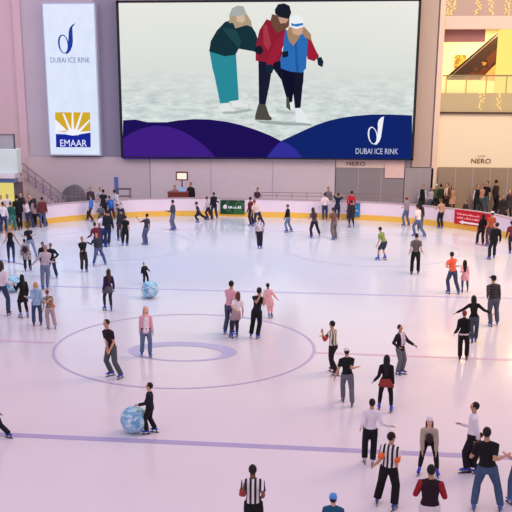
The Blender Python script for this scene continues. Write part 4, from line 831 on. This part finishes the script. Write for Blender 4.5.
# -- left centre
p('person in bright blue jacket and dark trousers walking beside the left far boards', [(87.8, 220), (93, 221.5)], (91, 195), face=250, top=('jacket', (74, 124, 196)), bot=('trousers', (34, 32, 50)), hair=('short', 'b'))
p('person in dark navy t-shirt by the boards behind the blue backpack', [(101, 219.5), (105, 219)], (103.2, 189.5), face=175, L=(97, 202), R=(108, 201), top=('tee', (26, 30, 48)), bot=('trousers', (26, 28, 46)))
p('child with a bright blue backpack in front of the far boards', [(108.5, 218), (112, 218)], (108.8, 196), face=190, top=('jacket', (44, 100, 180)), bot=('trousers', (60, 40, 60)), extra=(('backpack', (44, 120, 206)),), cat='child')
p('person in pale grey coat and dark trousers standing against the far boards', [(112.5, 216), (118, 216)], (113.6, 190), face=150, R=(119, 201), top=('vest', (206, 196, 200), (206, 196, 200)), bot=('trousers', (66, 52, 66)), sex='f')
p('person in grey t-shirt with arms spread, behind the one in white shirt', [(99, 232), (103, 232)], (101, 203.5), face=178, L=(93.5, 216.5), R=(108, 214), top=('tee', (96, 88, 98)), bot=('jeans', (60, 60, 80)))
p('person in white shirt and blue jeans in the group left of centre', [(102, 246), (105, 246)], (102.5, 212.5), face=175, L=(98.5, 228), top=('tee', (222, 212, 220)), bot=('jeans', (48, 60, 108)), hair=('short', 'b'))
p('person in black jacket and jeans beside the one in white shirt', [(106.5, 246.5), (109, 245.5)], (107.5, 210), face=185, top=('jacket', (30, 30, 42)), bot=('jeans', (42, 48, 84)))
p('person in burgundy shirt with an arm stretched to the left', [(97, 254.5), (101, 255)], (94, 222.5), face=200, L=(87.5, 237.5), top=('long', (108, 34, 48)), bot=('jeans', (50, 54, 90)))
p('person in dark jacket and blue jeans with legs apart reaching left', [(93.7, 265.5), (105, 263.5)], (95.8, 233), face=15, R=(87, 242), top=('long', (52, 54, 64)), bot=('jeans', (76, 90, 132)), hair=('short', 'b'))
p('man in black jacket with folded arms, front left of the group', [(82, 271), (86.5, 271)], (82, 236.8), face=15, L=(82.5, 251, .25), R=(85, 251, .25), top=('jacket', (26, 28, 28)), bot=('trousers', (52, 46, 44)), skin='b')
p('person in dark grey with blue skates, left of two standing together', [(118.5, 240), (121.5, 239.5)], (121.6, 208.8), face=190, top=('long', (48, 44, 52)), bot=('trousers', (62, 58, 68)))
p('person in black t-shirt and trousers, right of two standing together', [(122.8, 245), (127, 245)], (125.6, 215.4), face=165, R=(129.5, 229), top=('tee', (22, 22, 26)), bot=('trousers', (26, 26, 32)), fat=1.12)
p('man in dark grey t-shirt and jeans stretching one arm to the left', [(144.5, 244.5), (147, 244)], (147, 213.7), face=230, L=(137.7, 218.7), top=('tee', (54, 54, 68)), bot=('jeans', (86, 94, 128)))
p('man in dark grey shirt near the far boards with one hand out to the left', [(172.5, 230), (175, 229.5)], (172.3, 200), face=245, L=(166.8, 211), top=('long', (70, 70, 86)), bot=('jeans', (104, 112, 140)))
p('child in dark clothes lunging to the left before the far boards', [(198, 222), (206.5, 219.5)], (195.3, 202.8), face=275, top=('long', (46, 48, 60)), bot=('trousers', (40, 38, 52)), cat='child')
p('person in white and grey top leaning left beside the green advert', [(208, 219), (212.5, 219)], (206, 196.8), face=250, L=(204.5, 208), top=('tee', (196, 186, 196)), bot=('trousers', (40, 36, 48)))
p('tall person in black beside the green advert', [(212, 218.5), (217, 218.5)], (213.6, 192.3), face=200, R=(219, 202), top=('jacket', (28, 26, 32)), bot=('trousers', (60, 56, 72)))
# -- centre
p('person in burgundy top and dark jeans right of the green advert', [(251, 225.5), (253.5, 225)], (249.8, 197), face=230, top=('long', (112, 40, 56)), bot=('jeans', (44, 42, 68)), hair=('short', 'k'))
p('person in beige top and dark jeans beside the one in burgundy', [(256.5, 226.5), (264, 226)], (253.5, 200), face=200, top=('tee', (222, 196, 186)), bot=('jeans', (52, 52, 82)), hair=('short', 'r'), fat=1.1)
p('person in pale patterned top and dark trousers in front of two others at centre', [(258.5, 248), (261, 248)], (258.8, 217), face=175, L=(255.5, 234), top=('tee', patchy('d8ccd0', '8c7c88', 'ece2e6', 10)), bot=('trousers', (36, 32, 50)), hair=('short', 'b'))
p('person in black sweater and pale blue jeans near the centre of the far boards', [(287, 232), (291.5, 231)], (287.2, 204.5), face=250, L=(284.5, 219), top=('long', (24, 24, 30)), bot=('jeans', (104, 124, 158)), hair=('short', 'r'))
p('person in grey brown top and black trousers striding near the blue advert', [(311.5, 237.5), (319.5, 235.5)], (312.6, 207.5), face=200, L=(307.5, 217.5), top=('tee', (88, 72, 80)), bot=('trousers', (38, 32, 46)), hair=('long', 'b'), sex='f')
p('slim person in brown top and khaki trousers near the blue advert', [(333.5, 239.5), (336, 238.5)], (332.6, 207.6), face=210, L=(327, 221), top=('tee', (112, 78, 66)), bot=('trousers', (116, 104, 104)), hair=('short', 'b'))
p('person in pale pink top standing against the far boards', [(324, 219.5), (327, 219)], (324.7, 193), face=180, L=(320, 206), R=(332, 203), top=('long', (238, 212, 216)), bot=('jeans', (52, 56, 84)), boots=(110, 50, 60))
p('man in dark blue t-shirt with both hands behind his head by the far boards', [(337, 219), (340.5, 219)], (338.6, 193), face=180, L=('head',), R=('head',), top=('tee', (22, 34, 54)), bot=('jeans', (44, 50, 74)))
p('person in red shirt standing just left of the blue advert', [(351, 219), (355, 219)], (352.2, 191), face=175, L=(347.5, 205), top=('long', (188, 34, 54)), bot=('trousers', (80, 40, 56)), fat=.85)
p('person in dark hooded coat on blue skates in front of the red shirt', [(349.5, 227), (353.5, 226.8)], (351.5, 200.5), face=195, L=(346, 211, .1), top=('vest', (40, 40, 52), (40, 40, 52)), bot=('leggings', (34, 32, 44)), hat=('beanie', (48, 46, 58)))
# -- right
p('man in green t-shirt and dark shorts bending forward to the left', [(378, 259.5), (385, 259)], (379, 229.3), h=1.72, face=232, bend=24, top=('tee', (132, 150, 76)), bot=('shorts', (52, 60, 76)), skin='b')
p('person in red cap, grey top and jeans against the right far boards', [(404, 225.8), (409, 225.5)], (406.3, 196.8), face=230, L=(402.5, 207.5), top=('tee', (146, 136, 150)), bot=('jeans', (92, 102, 138)), hat=('cap', (206, 80, 84)))
p('person in white shirt and blue grey jeans mid stride before the right boards', [(415.5, 235.5), (424, 236.6)], (417, 204.5), face=235, top=('tee', (240, 222, 220)), bot=('jeans', (96, 110, 138)), skin='b')
p('woman with long dark hair just behind the one in white shirt', [(418.5, 230), (421.5, 230)], (420.8, 202), face=190, top=('long', (60, 40, 44)), bot=('jeans', (70, 80, 110)), hair=('long', 'k'), sex='f')
p('person in tan top and black trousers stretching an arm left by the right boards', [(439, 228), (442, 227.8)], (441.3, 199), face=215, L=(433.5, 206.7), top=('tee', (188, 146, 124)), bot=('trousers', (36, 30, 50)), hair=('short', 'r'), skin='b')
p('man in grey t-shirt and black trousers seen from behind, right of the man in green', [(411.5, 274), (418, 273.5)], (416.8, 233.5), face=182, L=(409.5, 253), R=(422.5, 252), top=('tee', (100, 92, 92)), bot=('trousers', (26, 22, 24)), skin='b', boots=(60, 50, 60))
p('man in orange t-shirt and grey blue jeans', [(448.5, 293), (458.5, 293.5)], (451.3, 252), face=210, R=(459, 266), L=(450, 268, .15), top=('tee', (238, 104, 68)), bot=('jeans', (66, 74, 100)), skin='b')
p('small girl in pink top with long dark hair beside the man in orange', [(462.3, 291.5), (467.5, 291)], (464.8, 260.8), face=185, L=(461, 272), top=('coat', (240, 178, 178)), bot=('leggings', (70, 74, 104)), hair=('long', 'k'), sex='f', cat='child', boots=(80, 80, 120))
p('man in black striped sweater and cap standing at right in grey jeans', [(490.5, 325.5), (497, 324.8)], (493, 275.8), face=195, L=(487.5, 297, .1), lookat=35, top=('long', stripes('1c1a1c', '3e3836', .10, 'Z', .3)), bot=('jeans', (84, 90, 100)), hat=('cap', (28, 24, 28)), fat=1.1, skin='b')
p('woman with long black hair and black top holding both arms out wide', [(472, 342), (475.5, 341)], (473.7, 295.5), face=180, L=(455, 313.5), R=(491, 313), top=('long', (22, 18, 20)), bot=('jeans', (66, 76, 88)), hair=('long', 'k'), sex='f')
p('woman with reddish bun in black jacket with a white hem', [(459.7, 359.5), (466.3, 359)], (464.6, 310.5), face=178, L=(455, 333), R=(470, 331), top=('hoodie', (22, 20, 24)), bot=('trousers', (26, 20, 26)), hair=('bun', 'r'), extra=(('hem', (230, 216, 214)),), sex='f', boots=(40, 36, 50))
p('person in black top and trousers beside the red advert, left of the group', [(477, 243.8), (482.8, 245.2)], (484, 214), face=200, top=('long', (20, 16, 20)), bot=('trousers', (36, 26, 36)), hair=('bob', 'k'), sex='f')
p('person in orange brown top and white visor in front of the red advert', [(487.3, 245.8), (490.8, 245.4)], (492.5, 211.5), face=215, top=('tee', (176, 84, 50)), bot=('trousers', (84, 66, 74)), hat=('cap', (236, 220, 214)))
p('tall person in black leaning to the right, last of the group at the right boards', [(489.3, 259), (494, 257.6)], (497.8, 222.8), face=205, top=('jacket', (20, 22, 26)), bot=('trousers', (30, 32, 40)))
p('person in dark red top at the right edge by the boards', [(510, 253), (514, 253)], (511.5, 221), face=185, top=('long', (120, 50, 60)), bot=('trousers', (60, 40, 60)))
# -- spectators behind the boards
SG = 'spectators behind the boards'
def q(lab, x, y, h, **k): person(lab, None, standing=(x, y, h), group=SG, **k)
q('spectator in white shirt behind the left boards, nearest the yellow kiosk', 7, 194.5, 1.66, face=10, top=('tee', WT), bot=('trousers', K))
q('spectator in cream shirt at the left edge in front of the yellow kiosk', 0.5, 195.3, 1.6, face=0, top=('tee', (240, 226, 190)), bot=('trousers', K))
q('spectator in black coat with a pale face, behind the left boards', 20.5, 193, 1.72, face=0, top=('jacket', (30, 28, 36)), bot=('trousers', K), skin='a')
q('spectator in dark brown jacket behind the boards above the blue jacket', 90.2, 187, 1.7, face=5, top=('jacket', (74, 60, 68)), bot=('trousers', K))
q('spectator in pale top behind the boards, beside the blue banner', 100, 187.5, 1.66, face=10, top=('tee', (176, 170, 186)), bot=('trousers', K))
q('person in black standing behind the reddish desk', 190.6, 182.5, 1.84, face=340, top=('jacket', (26, 28, 36)), bot=('trousers', K))
q('person sitting low behind the reddish desk left of the monitor', 174.6, 185.3, 1.66, face=5, top=('long', (132, 116, 128)), bot=('trousers', K))
q('spectator in dark brown top behind the boards at the centre railing', 257.3, 187.5, 1.68, face=330, top=('tee', (80, 56, 66)), bot=('trousers', K))
q('spectator in grey behind the one in pale pink by the boards', 328.6, 187, 1.7, face=10, top=('jacket', (122, 112, 122)), bot=('trousers', K))
q('spectator in black and white jacket, leftmost behind the right boards', 423, 185, 1.76, face=340, top=('jacket', (22, 24, 30), (196, 190, 196)), bot=('trousers', K))
q('spectator in light grey shirt behind the right boards', 432, 187.5, 1.58, face=20, top=('long', (182, 170, 180)), bot=('jeans', (70, 80, 110)))
q('spectator in pale cap behind the right boards', 436.5, 184.3, 1.66, face=350, top=('long', (74, 92, 60)), bot=('trousers', K), hat=('cap', (226, 214, 200)))
q('spectator in dark green jacket behind the right boards', 441, 184.2, 1.80, face=200, top=('jacket', (34, 46, 32)), bot=('trousers', K))
q('spectator in cream scarf and brown jacket behind the right boards', 447.5, 183.3, 1.72, face=330, top=('jacket', (104, 72, 58)), bot=('trousers', K), extra=(('scarf', (230, 206, 180)),))
q('spectator in tan dress behind the right boards, above the one in tan top', 452.5, 186, 1.70, face=20, top=('coat', (186, 140, 112)), bot=('leggings', (90, 60, 50)), sex='f', hair=('bob', 'b'))
q('spectator in black waistcoat and pale sleeves above the red advert', 478, 184.8, 1.80, face=20, top=('vest', (24, 24, 30), (206, 190, 190)), bot=('trousers', K))
q('spectator in tan top between two others above the red advert', 482.6, 184.5, 1.64, face=0, top=('long', (190, 140, 120)), bot=('jeans', (62, 80, 92)))
q('spectator in black top with white sleeve, right of three above the red advert', 487.2, 181.3, 1.84, face=330, top=('tee', (26, 24, 26)), bot=('jeans', (66, 84, 90)))
q('person in dark clothes walking along the far wall at right', 497, 180, 1.80, face=120, top=('jacket', (62, 46, 44)), bot=('trousers', (36, 30, 34)))
q('spectator in dark coat, left of two at the right edge behind the boards', 504, 195.5, 1.66, face=350, top=('coat', (46, 38, 44)), bot=('trousers', K), hat=('hijab', (52, 42, 46)), sex='f')
q('spectator with pale face and brown headscarf at the right edge behind the boards', 510.5, 190, 1.72, face=340, top=('coat', (58, 56, 60)), bot=('trousers', K), hat=('hijab', (92, 62, 54)), sex='f', skin='a')
q('person in black seated low behind the boards left of the red advert', 466, 201, 1.2, face=330, top=('jacket', (60, 50, 52)), bot=('trousers', K))
